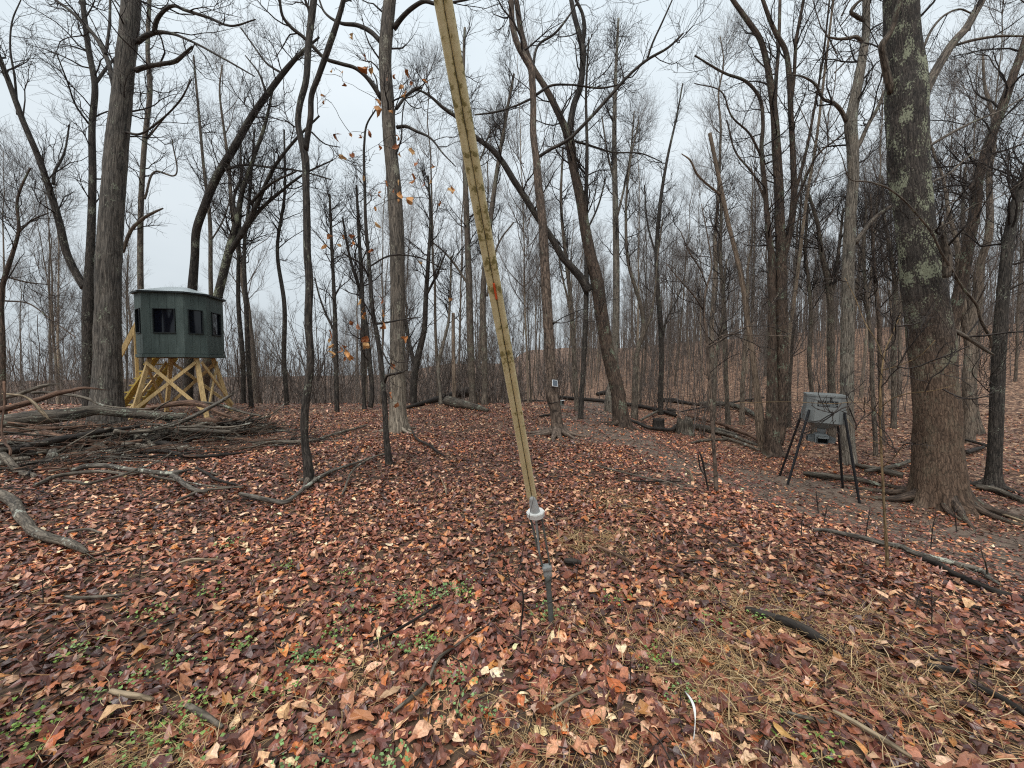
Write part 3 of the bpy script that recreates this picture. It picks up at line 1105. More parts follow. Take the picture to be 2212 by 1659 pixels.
tree('bare_tree', 'narrow dark twin-stemmed tree on the open ground before the brush pile', [
    ('trunk', [(668, 1042, 25), (665, 1000, 21), (659, 960, 18), (658, 900, 18), (666, 830, 17), (671, 780, 17), (666, 700, 17), (668, 600, 17), (664, 553, 16), (663, 480, 16), (661, 400, 15),
               (659, 340, 16), (650, 300, 14), (644, 270, 13), (648, 225, 13), (660, 180, 13), (666, 100, 14), (674, 30, 15), (678, 0, 14)], .25),
    ('limb', [(660, 325, 13), (664, 295, 13), (671, 250, 13), (673, 205, 12), (687, 167, 12), (713, 93, 13), (733, 33, 11), (742, 0, 10)], -.25),
    ('limb', [(637, 275, 4), (620, 262, 3), (612, 257, 2)], -.1),
    ('limb', [(673, 285, 4), (700, 310, 3), (735, 318, 2)], .3),
], 'bark_dark', twigs=(16, 4, 3), t0=.5, l1=(.5, 1.1), relief=(.0035, 70., .2), sides=30, limb_bark='bark_dark', roots=(4, .3, .035, 'bark_mid'))

tree('bare_tree', 'straight grey tree with peeling patchy bark behind the orange-leaved sapling', [
    ('trunk', [(862, 932, 46), (860, 900, 39), (860, 860, 35), (859, 800, 33), (859, 700, 32), (859, 600, 31), (857, 500, 31), (851, 400, 30), (842, 300, 28), (836, 200, 27), (832, 130, 26), (836, 60, 27), (842, 0, 25)], .3),
    ('limb', [(850, 62, 12), (868, 38, 10), (893, 15, 9), (915, 3, 8), (940, 8, 7), (975, 5, 5)], -.5),
    ('limb', [(822, 90, 11), (800, 68, 10), (774, 55, 9), (737, 50, 7), (700, 25, 5), (690, 0, 4)], .4),
    ('limb', [(822, 210, 11), (806, 185, 10), (790, 165, 9), (767, 147, 8), (737, 138, 8), (700, 125, 8), (680, 105, 8), (655, 80, 8), (630, 60, 8), (612, 38, 7), (604, 0, 6)], -.8),
    ('limb', [(857, 275, 8), (875, 273, 7), (900, 284, 6), (925, 295, 5), (960, 335, 3), (985, 360, 2)], -.5),
    ('limb', [(856, 235, 7), (880, 205, 6), (905, 190, 6), (912, 190, 4)], .5),
], 'bark_patch', relief=(.008, 30., .12), sides=48, twigs=(34, 5, 5), t0=.4, flare=(.3, .22, 5, 2), limb_bark='bark_dark', roots=(5, .55, .06, 'bark_patch'))

# ---- sapling with orange leaves still hanging
sap, sap_made = tree('leafy_sapling', 'thin dark sapling with curled orange leaves still hanging', [
    ('trunk', [(840, 1005, 17), (834, 940, 13), (832, 886, 12), (828, 830, 11), (822, 775, 11), (814, 720, 10), (807, 686, 10), (800, 610, 9), (796, 553, 8), (790, 480, 7), (788, 400, 6), (787, 310, 5), (792, 270, 4), (814, 233, 3)], .1),
    ('limb', [(831, 826, 7), (836, 812, 6), (850, 808, 6), (868, 804, 5), (882, 797, 2)], -.2),
    ('limb', [(798, 600, 5), (780, 570, 4), (755, 555, 4), (738, 545, 3)], -.3),
    ('limb', [(812, 700, 5), (845, 695, 4), (880, 688, 3), (908, 686, 2)], .2),
    ('limb', [(822, 750, 4), (845, 790, 3), (870, 805, 2)], -.2),
    ('limb', [(800, 575, 4), (840, 553, 4), (900, 555, 3), (965, 584, 2)], .3),
], 'bark_dark', cat='sapling', twigs=(10, 3, 3), t0=.3, l1=(.3, .7), ext=0, sides=10)


def hanging_leaves(tree_e, made, pts, dep, szs=(.08, .14)):
    base = np.array(tree_e.location)
    nodes = np.vstack([m_[2] for m_ in made])
    P = np.array([at(u, v, dep + rng.normal(0, .25)) for u, v in pts])
    order = np.argsort([np.linalg.norm(nodes - p, axis=1).min() for p in P])
    a = Acc()
    up = np.array([0, 0, 1.0])
    for i in order:
        p = P[i] + up * .05
        j = int(np.argmin(np.linalg.norm(nodes - p, axis=1) + .6 * np.maximum(0, nodes[:, 2] - p[2])))
        s = nodes[j]
        dist = np.linalg.norm(p - s)
        n = max(4, int(dist / .08))
        t = np.linspace(0, 1, n)[:, None]
        c = s * (1 - t) + p * t + up * (.18 * dist * t * (1 - t)) + rng.normal(0, .012, (n, 3)) * np.sin(np.pi * t)
        r = np.linspace(.0038 + .0012 * min(dist, 1.5), .0022, n)
        V, Q, T, B = tube(c, r, 4)
        a.add(V, Q, T, B)
        nodes = np.vstack([nodes, c[1:]])
        # the leaf: hangs down from its stalk, curled
        col = np.array([(.40, .16, .05), (.46, .22, .075), (.29, .105, .04), (.5, .3, .13)])[rng.integers(4)]
        zero = np.zeros(1)
        V, T, C = leaf_batch(zero, zero, np.array([rng.uniform(*szs)]), 14, int(rng.choice([0, 2, 2, 3])), .1, .5, 0.0, col[None])
        V = V - V.mean(0)
        az, pit = rng.uniform(0, 6.28), rng.uniform(.9, 1.5)
        Rm = np.array(Matrix.Rotation(az, 3, 'Z') @ Matrix.Rotation(pit, 3, 'Y') @ Matrix.Rotation(rng.uniform(0, 6.28), 3, 'X'))
        V = V @ Rm.T
        top = V[np.argmax(V[:, 2])]
        V = V - top + P[i] + up * .05 - base
        obj('leaf', mesh_np('leaf', V, None, T, {'Col': ('FLOAT_COLOR', C)}, False), M['leaf_hang'], tree_e)
    tag(obj('twig_spray', a.mesh('twig_spray', base), M['twig'], tree_e), kind='stuff')


ctop = [(75, 235), (150, 370), (150, 455), (205, 460), (300, 525), (345, 510), (415, 465), (455, 540), (525, 535), (400, 575), (420, 605), (225, 660), (220, 710), (318, 735), (55, 880), (125, 900),
        (175, 860), (350, 905), (355, 950), (380, 1010), (435, 975), (505, 1055), (595, 1100), (465, 1145), (370, 1185), (345, 1250), (380, 1260), (370, 1310), (190, 1255), (245, 1260), (455, 1300),
        (530, 1190), (575, 1185), (645, 1330), (715, 1225), (690, 1240), (145, 1155), (215, 1360), (15, 1545), (65, 1540), (70, 1580), (195, 1630), (70, 1005), (240, 960), (10, 480), (10, 550),
        (215, 1460), (290, 1190)]
ltop = [(2085, 500), (2150, 470), (2080, 630), (2100, 670), (2175, 890), (2195, 1030), (2140, 1540), (2120, 1610), (2200, 1600)]
cmid = [(125, 300), (155, 345), (155, 385), (245, 285), (270, 365), (265, 440), (105, 455), (60, 440), (150, 560), (130, 550), (165, 540), (150, 580), (20, 620), (35, 640), (10, 600), (25, 670),
        (700, 290), (320, 715), (430, 540), (310, 920), (320, 900), (365, 965), (500, 55)]
lmid = [(2130, 500), (2150, 550), (2130, 630), (2200, 600), (2160, 590)]
LP = [(737.4 + x / 3, y / 3) for x, y in ctop] + [(x / 3, y / 3) for x, y in ltop] + [(737.4 + x / 3, 553 + y / 3) for x, y in cmid] + [(x / 3, 553 + y / 3) for x, y in lmid]
hanging_leaves(sap, sap_made, LP, 6.0)

# ---- centre
solar_tree, solar_made = tree('bare_tree', 'smooth brown tree with spreading pale roots carrying the small solar panel', [
    ('trunk', [(1206, 940, 31), (1203, 915, 26), (1199, 880, 25), (1192, 855, 27), (1192, 820, 23), (1189, 780, 22), (1184, 700, 22), (1179, 610, 20), (1176, 553, 19), (1172, 480, 18), (1163, 400, 17), (1158, 340, 15),
               (1152, 290, 14), (1152, 230, 13), (1150, 180, 14), (1146, 145, 14), (1136, 128, 13), (1120, 100, 12), (1108, 60, 12), (1104, 0, 11)], .2),
    ('limb', [(1162, 340, 7), (1190, 322, 7), (1220, 307, 7), (1270, 260, 7), (1320, 205, 7), (1370, 152, 6), (1397, 130, 6), (1447, 100, 5), (1476, 72, 4)], -.5),
    ('limb', [(1398, 128, 5), (1410, 92, 4), (1425, 60, 4), (1452, 0, 3)], -.2),
    ('limb', [(1158, 205, 6), (1190, 185, 5), (1230, 183, 4), (1300, 190, 4), (1350, 180, 3)], .4),
    ('limb', [(1150, 212, 5), (1110, 230, 4), (1065, 243, 4), (1025, 248, 3)], -.4),
    ('limb', [(1150, 150, 6), (1165, 95, 5), (1195, 75, 5), (1225, 40, 4), (1250, 0, 3)], .3),
    ('limb', [(1192, 702, 7), (1196, 697, 6), (1203, 697, 3)], -.15),
], 'bark_smooth', relief=(.003, 40., .6), sides=36, flare=(.25, .16, 6, .5), twigs=(34, 5, 5), t0=.55, roots=(9, .8, .085, 'bark_smooth'), limb_bark='bark_dark')

tree('bare_tree', 'dark heavy tree leaning left with two arched stems beside the trail', [
    ('trunk', [(1343, 922, 42), (1341, 900, 36), (1335, 850, 31), (1326, 810, 30), (1316, 770, 29), (1306, 720, 28), (1297, 660, 28), (1290, 610, 27), (1276, 553, 24), (1265, 500, 22), (1252, 420, 20), (1240, 370, 18),
               (1229, 300, 19), (1220, 275, 15), (1204, 240, 14), (1180, 193, 12), (1150, 143, 11), (1127, 75, 11), (1115, 0, 10)], .6),
    ('limb', [(1272, 630, 22), (1258, 605, 18), (1240, 583, 16), (1217, 558, 15), (1192, 515, 14), (1160, 468, 13), (1130, 420, 13), (1112, 393, 13), (1082, 345, 12), (1065, 325, 12), (1030, 298, 9), (985, 252, 8), (960, 235, 7), (925, 205, 5), (895, 190, 3)], -.8),
    ('limb', [(1228, 290, 15), (1233, 262, 14), (1240, 225, 13), (1253, 190, 13), (1258, 150, 13), (1259, 110, 13), (1250, 70, 11), (1240, 30, 10), (1234, 0, 9)], .5),
    ('limb', [(1258, 100, 9), (1262, 60, 9), (1258, 30, 7), (1244, 0, 6)], -.2),
    ('limb', [(1302, 705, 6), (1296, 690, 5), (1290, 680, 3)], -.1),
    ('limb', [(1222, 300, 5), (1260, 310, 5), (1320, 328, 4), (1390, 333, 3), (1430, 350, 2)], .5),
], 'bark_brown', relief=(.009, 34., .2), sides=44, twigs=(44, 5, 5), t0=.4, flare=(.35, .2, 4, .3), limb_bark='bark_dark', roots=(5, .6, .07, 'bark_brown'))

tree('bare_tree', 'straight dark trunk beyond the crest, left of the yellow guard', [
    ('trunk', [(1021, 868, 19), (1018, 800, 16), (1015, 700, 15), (1013, 600, 14), (1011, 553, 13), (1007, 440, 12), (1004, 340, 10), (1000, 200, 8), (1004, 60, 5)], .3),
    ('limb', [(1014, 620, 5), (985, 575, 5), (965, 550, 4), (930, 520, 3)], .3),
    ('limb', [(1006, 400, 5), (1035, 350, 4), (1060, 280, 3)], .4)], 'bark_mid', dep=15.5, twigs=(28, 6, 5), t0=.35)
tree('bare_tree', 'rough trunk beyond the crest crossing behind the yellow guard', [
    ('trunk', [(1047, 868, 16), (1046, 760, 14), (1043, 660, 13), (1049, 560, 12), (1060, 470, 11), (1072, 380, 9), (1090, 270, 7), (1110, 160, 5)], .3),
    ('limb', [(1052, 640, 5), (1062, 580, 5), (1080, 520, 4), (1110, 480, 3)], .4)], 'bark_mid', dep=15.2, twigs=(24, 6, 5), t0=.35, ext=0)
tree('bare_tree', 'dark forked tree bending right among the thicket behind the stump', [
    ('trunk', [(893, 880, 16), (897, 800, 15), (905, 762, 14), (915, 720, 12), (920, 640, 10), (926, 553, 8), (930, 470, 6), (925, 380, 4)], .3),
    ('limb', [(896, 790, 9), (884, 740, 8), (876, 700, 6), (868, 640, 3)], .3),
    ('limb', [(920, 640, 6), (945, 590, 5), (965, 540, 3)], -.3)], 'bark_dark', dep=15.5, twigs=(28, 6, 5), t0=.3, ext=0)
tree('broken_snag', 'broken-topped thin brown snag standing beyond the crest', [
    ('trunk', [(981, 868, 9), (980, 800, 9), (979, 740, 8), (979, 676, 7)], .1)], 'bark_snag', dep=14.6, crown=False, ext=0, cat='snag')
tree('bare_tree', 'dark slim trunk leaning right between the solar panel tree and the leaning tree', [
    ('trunk', [(1254, 905, 13), (1257, 850, 11), (1262, 760, 11), (1266, 660, 11), (1267, 560, 10), (1266, 440, 9), (1268, 320, 7), (1266, 200, 5), (1272, 80, 3)], .2),
    ('limb', [(1267, 500, 4), (1290, 450, 4), (1310, 380, 3)], .3)], 'bark_dark', twigs=(26, 6, 5), t0=.4, ext=0)
tree('bare_tree', 'greenish slim trunk close behind the dark slim one near the trail', [
    ('trunk', [(1246, 888, 12), (1241, 800, 11), (1238, 720, 10), (1232, 640, 9), (1222, 553, 8), (1212, 440, 6), (1216, 320, 4)], .3),
    ('limb', [(1236, 700, 5), (1225, 640, 5), (1215, 600, 4), (1205, 540, 3)], .3)], 'bark_mid', twigs=(26, 6, 5), t0=.4, ext=0)
tree('bare_tree', 'pale grey straight tree rising behind the leaning dark tree', [
    ('trunk', [(1316, 862, 20), (1322, 830, 17), (1328, 760, 16), (1331, 660, 15), (1331, 553, 14), (1329, 430, 12), (1327, 300, 10), (1330, 160, 7), (1336, 40, 5)], .2),
    ('limb', [(1330, 480, 6), (1345, 420, 5), (1362, 330, 4), (1370, 240, 3)], .4),
    ('limb', [(1329, 400, 5), (1312, 330, 4), (1300, 250, 3)], -.3)], 'bark_pale', dep=17.0, twigs=(36, 6, 5), t0=.35, ext=4)
tree('bare_tree', 'crooked grey tree with an elbow on the slope behind the leaning tree', [
    ('trunk', [(1371, 872, 15), (1373, 800, 12), (1378, 755, 11), (1390, 715, 10), (1384, 660, 9), (1372, 620, 8), (1360, 580, 7), (1352, 480, 6), (1360, 360, 4), (1380, 260, 3)], .3),
    ('limb', [(1382, 735, 7), (1400, 700, 6), (1412, 650, 5), (1420, 560, 4), (1432, 470, 3)], .4)], 'bark_mid', dep=16.5, twigs=(30, 6, 5), t0=.3, ext=0)
tree('bare_tree', 'dark straight mossy-footed trunk by the fallen branches across the trail', [
    ('trunk', [(1427, 896, 14), (1427, 850, 12), (1429, 760, 11), (1426, 690, 11), (1420, 620, 10), (1418, 553, 9), (1425, 450, 8), (1440, 350, 6), (1462, 250, 4), (1475, 180, 3)], .2),
    ('limb', [(1428, 770, 4), (1440, 690, 4), (1465, 640, 3), (1480, 590, 2)], -.2),
    ('limb', [(1420, 560, 5), (1400, 490, 4), (1392, 400, 3)], .3)], 'bark_dark', twigs=(30, 6, 5), t0=.4, ext=0)
tree('thin_sapling', 'thin pale-barked sapling growing up beside the trail edge', [
    ('trunk', [(1547, 1063, 11), (1544, 1000, 9), (1539, 930, 8), (1535, 860, 8), (1530, 790, 7), (1526, 720, 7), (1520, 665, 6), (1527, 620, 5), (1537, 580, 4), (1530, 520, 3), (1515, 440, 2)], .1),
    ('limb', [(1518, 668, 4), (1500, 640, 4), (1475, 612, 3), (1440, 570, 2)], -.1),
    ('limb', [(1527, 620, 3), (1512, 580, 3), (1492, 550, 3), (1470, 500, 2)], -.2),
    ('limb', [(1532, 750, 3), (1580, 720, 3), (1640, 690, 2), (1690, 622, 2)], .3),
    ('limb', [(1531, 745, 3), (1560, 725, 3), (1620, 724, 2), (1700, 726, 2)], -.4),
], 'bark_smooth', cat='sapling', twigs=(14, 4, 3), t0=.4, l1=(.4, .9), ext=0, sides=9)

# ---- right
tree('broken_snag', 'leaning pale snag with a snapped top above a hollow stump', [
    ('trunk', [(1650, 976, 26), (1645, 940, 24), (1641, 905, 22), (1636, 850, 15), (1630, 800, 13), (1622, 740, 12), (1613, 680, 11), (1605, 620, 11), (1591, 553, 10), (1575, 490, 10), (1556, 400, 9), (1545, 345, 8), (1533, 288, 8)], .1),
    ('limb', [(1556, 420, 6), (1530, 400, 5), (1505, 375, 5), (1490, 345, 4), (1472, 332, 2)], -.3)],
    'bark_snag', crown=False, ext=0, cat='snag', relief=(.006, 40., .15), sides=24)
tree('bare_tree', 'dark double-trunked tree behind the feeder fanning into tall stems', [
    ('trunk', [(1671, 985, 46), (1669, 960, 38), (1668, 900, 30), (1668, 800, 22), (1668, 700, 18), (1668, 620, 17), (1666, 553, 15), (1660, 500, 13), (1655, 440, 11), (1650, 380, 10), (1645, 330, 9), (1648, 260, 8), (1640, 210, 7), (1610, 175, 6), (1570, 160, 5), (1500, 120, 3)], .3),
    ('limb', [(1678, 960, 30), (1688, 900, 29), (1690, 800, 28), (1689, 700, 27), (1688, 620, 26), (1687, 553, 24), (1684, 470, 22), (1682, 400, 21), (1677, 320, 20), (1673, 250, 17), (1664, 180, 15), (1655, 130, 13), (1642, 85, 12), (1615, 45, 11), (1583, 0, 9)], .3),
    ('limb', [(1690, 560, 18), (1706, 500, 16), (1714, 440, 15), (1713, 340, 13), (1708, 240, 12), (1705, 170, 12), (1695, 105, 11), (1675, 70, 10), (1662, 40, 9), (1648, 0, 8)], -.2),
    ('limb', [(1713, 430, 9), (1728, 380, 8), (1745, 310, 7), (1760, 230, 6), (1777, 130, 5), (1792, 0, 4)], -.3),
    ('limb', [(1708, 230, 9), (1715, 170, 8), (1720, 90, 8), (1736, 0, 7)], -.3),
    ('limb', [(1674, 270, 10), (1676, 180, 9), (1682, 100, 8), (1685, 0, 7)], .5),
    ('limb', [(1700, 500, 6), (1730, 410, 6), (1770, 330, 5), (1820, 290, 4), (1860, 240, 3)], -.8),
    ('limb', [(1643, 335, 6), (1620, 290, 5), (1580, 250, 4), (1560, 200, 3), (1500, 180, 2)], -.5),
    ('limb', [(1655, 440, 6), (1630, 380, 5), (1590, 330, 4), (1570, 260, 3)], .6),
], 'bark_brown', relief=(.008, 34., .18), sides=40, flare=(.3, .2, 5, 1.2), twigs=(70, 5, 5), t0=.35, limb_bark='bark_brown', roots=(5, .7, .07, 'bark_brown'))
tree('bare_tree', 'tan straight oak with knobby limbs directly behind the feeder', [
    ('trunk', [(1832, 1000, 42), (1831, 970, 36), (1830, 880, 31), (1830, 760, 30), (1831, 650, 29), (1833, 553, 28), (1837, 470, 26), (1843, 380, 25), (1842, 320, 26), (1838, 265, 28), (1845, 220, 24), (1853, 180, 23), (1862, 130, 20), (1870, 80, 18), (1871, 0, 16)], .2),
    ('limb', [(1848, 325, 12), (1858, 308, 11), (1875, 270, 10), (1895, 235, 9), (1915, 190, 7), (1950, 150, 5)], .5),
    ('limb', [(1828, 262, 11), (1818, 240, 10), (1800, 222, 9), (1780, 215, 7), (1761, 182, 6), (1740, 168, 5), (1700, 160, 3)], -.4),
    ('limb', [(1862, 90, 10), (1850, 80, 9), (1832, 83, 8), (1810, 84, 6), (1790, 80, 4)], -.3),
    ('limb', [(1868, 45, 10), (1850, 35, 10), (1838, 25, 9), (1848, 10, 8), (1860, 0, 7)], -.2),
    ('limb', [(1846, 525, 14), (1862, 505, 12), (1882, 478, 11), (1905, 458, 9), (1935, 440, 6), (1980, 425, 4)], .6),
], 'bark_pale', relief=(.008, 34., .1), sides=40, twigs=(40, 5, 5), t0=.4, flare=(.25, .2, 5, .2), limb_bark='bark_mid', dep=10.3)

big_tree, big_made = tree('bare_tree', 'massive lichen-covered tree with flared rotting base beside the feeder', [
    ('trunk', [(2030, 1090, 150), (2028, 1065, 132), (2027, 1020, 122), (2026, 960, 114), (2020, 860, 107), (2013, 760, 106), (2003, 680, 105), (1992, 600, 98), (1985, 553, 92), (1975, 470, 88), (1964, 380, 88), (1960, 330, 89),
               (1958, 260, 93), (1957, 200, 94), (1955, 150, 84), (1951, 80, 78), (1948, 0, 75)], .25),
    ('limb', [(1995, 205, 30), (2008, 178, 27), (2022, 152, 25), (2042, 118, 24), (2062, 88, 23), (2086, 62, 22), (2108, 25, 20), (2122, 0, 19)], .5),
    ('limb', [(1926, 200, 20), (1916, 160, 18), (1908, 120, 17), (1906, 95, 17), (1920, 76, 15), (1932, 45, 14), (1940, 15, 13), (1950, -10, 12)], -.45),
    ('limb', [(2050, 712, 18), (2072, 720, 14), (2094, 732, 13), (2118, 748, 12), (2135, 760, 9), (2148, 767, 5)], -.15),
    ('limb', [(2140, 752, 6), (2141, 735, 8), (2128, 710, 9), (2117, 685, 9), (2112, 662, 8), (2098, 643, 8), (2082, 625, 7), (2068, 603, 7), (2050, 572, 7), (2036, 550, 7), (2012, 502, 6), (1980, 462, 6), (1950, 430, 5), (1908, 402, 5), (1870, 392, 4), (1838, 388, 3), (1815, 330, 2), (1770, 270, 2)], -1.3),
    ('limb', [(2010, 500, 4), (2060, 475, 4), (2100, 445, 3), (2160, 425, 3), (2211, 390, 2)], -.5),
    ('limb', [(2000, 320, 9), (2050, 290, 8), (2110, 260, 6), (2160, 240, 5), (2211, 210, 4)], .6),
    ('limb', [(2055, 100, 8), (2110, 85, 8), (2160, 78, 7), (2212, 78, 5)], .2),
    ('limb', [(1996, 100, 7), (2015, 60, 7), (2045, 30, 6), (2075, 20, 5), (2100, 30, 4)], .5),
    ('limb', [(2010, 395, 7), (2050, 375, 6), (2090, 340, 5), (2130, 320, 4)], .5),
    ('burl', [(2045, 600, 20), (2046, 560, 24), (2040, 520, 18), (2034, 480, 10)], -.1),
], 'bark_lichen', relief=(.021, 22., .28), sides=76, flare=(.62, .3, 7, .9), twigs=(46, 5, 5), t0=.5, roots=(10, 1.2, .085, 'bark_brown'), ext=6, limb_bark='bark_mid')

tree('bare_tree', 'brown tree leaning right out from behind the massive lichen tree', [
    ('trunk', [(2030, 900, 34), (2050, 740, 31), (2068, 650, 30), (2082, 590, 29), (2090, 540, 28), (2104, 470, 27), (2110, 430, 27), (2112, 395, 26), (2128, 335, 25), (2145, 285, 24), (2165, 232, 23), (2190, 160, 21), (2210, 105, 20), (2235, 20, 18)], .2),
    ('limb', [(2104, 390, 9), (2098, 400, 14), (2096, 410, 8)], -.1),
    ('limb', [(2130, 335, 7), (2170, 325, 6), (2212, 310, 5)], -.4),
    ('limb', [(2112, 400, 5), (2090, 420, 4), (2050, 440, 4), (2015, 470, 3)], -.4),
], 'bark_brown', dep=9.4, relief=(.007, 34., .2), sides=36, twigs=(24, 5, 5), t0=.4, ext=3)
tree('bare_tree', 'black wet-barked trunk with flared foot right of the massive lichen tree', [
    ('trunk', [(2145, 1056, 50), (2146, 1030, 41), (2150, 960, 36), (2154, 860, 35), (2158, 760, 33), (2163, 680, 31), (2171, 590, 29), (2180, 510, 28), (2192, 450, 26), (2205, 405, 24), (2230, 330, 21), (2260, 240, 17)], .2),
    ('limb', [(2168, 640, 6), (2190, 620, 5), (2215, 610, 4)], -.2),
    ('limb', [(2152, 860, 3), (2120, 830, 3), (2100, 800, 3), (2118, 770, 2), (2135, 740, 2)], -.4),
], 'bark_dark', relief=(.006, 34., .2), sides=36, flare=(.3, .2, 5, .4), twigs=(24, 5, 4), t0=.3, ext=0, roots=(5, .6, .07, 'bark_dark'))
tree('thin_sapling', 'tan slender sapling with long drooping side twigs in front of the massive tree', [
    ('trunk', [(1917, 1229, 10), (1915, 1180, 9), (1910, 1100, 7), (1907, 1040, 7), (1904, 980, 6), (1902, 900, 6), (1902, 850, 6), (1905, 800, 5), (1912, 760, 4), (1928, 720, 3), (1945, 680, 3)], .05),
    ('limb', [(1903, 880, 3), (1925, 862, 3), (1960, 850, 3), (2010, 845, 2), (2065, 832, 2)], -.4),
    ('limb', [(1905, 800, 3), (1940, 790, 3), (1985, 770, 2), (2020, 735, 2)], -.3),
    ('limb', [(1903, 900, 3), (1870, 872, 2), (1800, 872, 2), (1700, 868, 1.5), (1600, 870, 1.2)], -.2),
    ('limb', [(1908, 780, 3), (1895, 740, 3), (1870, 700, 2), (1850, 650, 2), (1825, 600, 1.5)], .3),
    ('limb', [(1904, 960, 3), (1880, 950, 2), (1850, 930, 2), (1830, 905, 1.5)], .2),
    ('limb', [(1906, 1010, 2.5), (1930, 990, 2), (1950, 960, 1.5)], -.2),
], 'sap_tan', cat='sapling', twigs=(8, 3, 3), t0=.4, l1=(.3, .6), ext=0, sides=9)
# trunks between and behind the feeder
tree('bare_tree', 'slim dark trunk with moss on the slope right of the feeder', [
    ('trunk', [(1891, 985, 12), (1888, 900, 11), (1884, 820, 10), (1882, 740, 10), (1874, 660, 9), (1868, 600, 8), (1866, 530, 7), (1872, 430, 5)], .2),
    ('limb', [(1876, 690, 5), (1862, 640, 4), (1845, 600, 3)], .2)], 'bark_mid', twigs=(20, 6, 4), ext=0)
tree('bare_tree', 'brown trunk with a pale snapped stub on the slope behind the tan sapling', [
    ('trunk', [(1906, 960, 14), (1904, 900, 13), (1903, 820, 12), (1901, 760, 12), (1899, 690, 11), (1892, 620, 10), (1886, 540, 8), (1880, 420, 5)], .3)], 'bark_smooth', twigs=(22, 6, 5), ext=0)
tree('bare_tree', 'dark trunk beside the shoulder of the massive tree on the slope', [
    ('trunk', [(1930, 925, 16), (1931, 860, 13), (1931, 780, 12), (1933, 700, 12), (1935, 620, 11), (1925, 553, 10), (1910, 470, 8), (1905, 380, 5)], .2)], 'bark_mid', twigs=(22, 6, 5), ext=0)
tree('bare_tree', 'mossy double trunk on the slope seen just above the feeder lid', [
    ('trunk', [(1798, 905, 20), (1796, 830, 18), (1795, 740, 17), (1794, 650, 16), (1785, 590, 14), (1776, 553, 12), (1765, 480, 9), (1740, 400, 6)], .2),
    ('limb', [(1795, 650, 10), (1805, 600, 9), (1812, 540, 8), (1822, 450, 5)], .3)], 'bark_mid', dep=13.5, twigs=(28, 6, 5), ext=0)
tree('bare_tree', 'slim trunk on the slope visible between the feeder and the double-trunked tree', [
    ('trunk', [(1758, 900, 11), (1754, 850, 10), (1748, 780, 10), (1752, 700, 9), (1748, 620, 8), (1740, 553, 7), (1745, 440, 5)], .2)], 'bark_mid', dep=13.8, twigs=(20, 6, 5), ext=0)
tree('bare_tree', 'straight trunk with flared foot on the slope between the massive and black trees', [
    ('trunk', [(2112, 936, 30), (2108, 900, 20), (2102, 820, 16), (2098, 740, 15), (2092, 660, 14), (2088, 580, 13), (2080, 480, 10), (2085, 360, 7)], .2)], 'bark_mid', twigs=(22, 6, 5), ext=0, flare=(.5, .25, 5, 0))
tree('bare_tree', 'slim straight trunk left of the leaning pale snag behind fallen logs', [
    ('trunk', [(1573, 928, 15), (1571, 880, 11), (1568, 800, 10), (1566, 720, 10), (1563, 640, 9), (1556, 553, 8), (1558, 450, 6), (1550, 350, 4)], .2)], 'bark_mid', twigs=(24, 6, 5), ext=0)
tree('bare_tree', 'dark thin wavy trunk beside the slim straight one behind fallen logs', [
    ('trunk', [(1542, 868, 9), (1545, 800, 8), (1552, 740, 7), (1560, 690, 6), (1562, 640, 5), (1570, 560, 4)], .2)], 'bark_mid', dep=13.5, twigs=(16, 5, 4), ext=0)
tree('bare_tree', 'spindly tree behind the crest with a bushy upright top near the guard', [
    ('trunk', [(952, 868, 9), (948, 780, 8), (958, 740, 7), (968, 700, 6), (972, 640, 5), (975, 553, 4)], .2)], 'bark_pale', dep=15.5, twigs=(18, 5, 4), ext=0)
tree('bare_tree', 'twin slim trunks standing behind the orange-leaved sapling', [
    ('trunk', [(787, 880, 11), (785, 800, 10), (784, 700, 9), (781, 600, 9), (775, 500, 7), (770, 400, 5)], .2),
    ('limb', [(800, 880, 12), (803, 860, 11), (798, 780, 11), (790, 700, 10), (775, 620, 8), (755, 553, 6), (740, 470, 4)], .3)], 'bark_dark', dep=13.8, twigs=(30, 6, 5), ext=0)
tree('bare_tree', 'dark slender tree behind the crest right of the narrow twin-stemmed tree', [
    ('trunk', [(728, 888, 12), (726, 800, 11), (724, 700, 10), (720, 600, 8), (716, 520, 7), (712, 420, 5)], .2),
    ('limb', [(725, 720, 6), (705, 680, 5), (690, 640, 4), (680, 600, 3)], -.2)], 'bark_dark', dep=13.0, twigs=(26, 6, 5), ext=0)
for (u, dp, lab) in [(543, 14.5, 'slim dark tree a little right of the blind legs'), (527, 16.0, 'very thin tree close behind the right edge of the blind'), (620, 15.5, 'thin upright tree between the blind and the twin-stemmed tree')]:
    j = rng.uniform(-12, 12, 6)
    tree('bare_tree', lab, [('trunk', [(u, 890, 12), (u - 4 + j[0] * .3, 780, 11), (u - 8 + j[1] * .4, 660, 10), (u - 10 + j[2], 540, 8), (u - 4 + j[3], 420, 6), (u + j[4], 280, 4)], .2)], 'bark_dark', dep=dp, twigs=(26, 6, 5), ext=0)

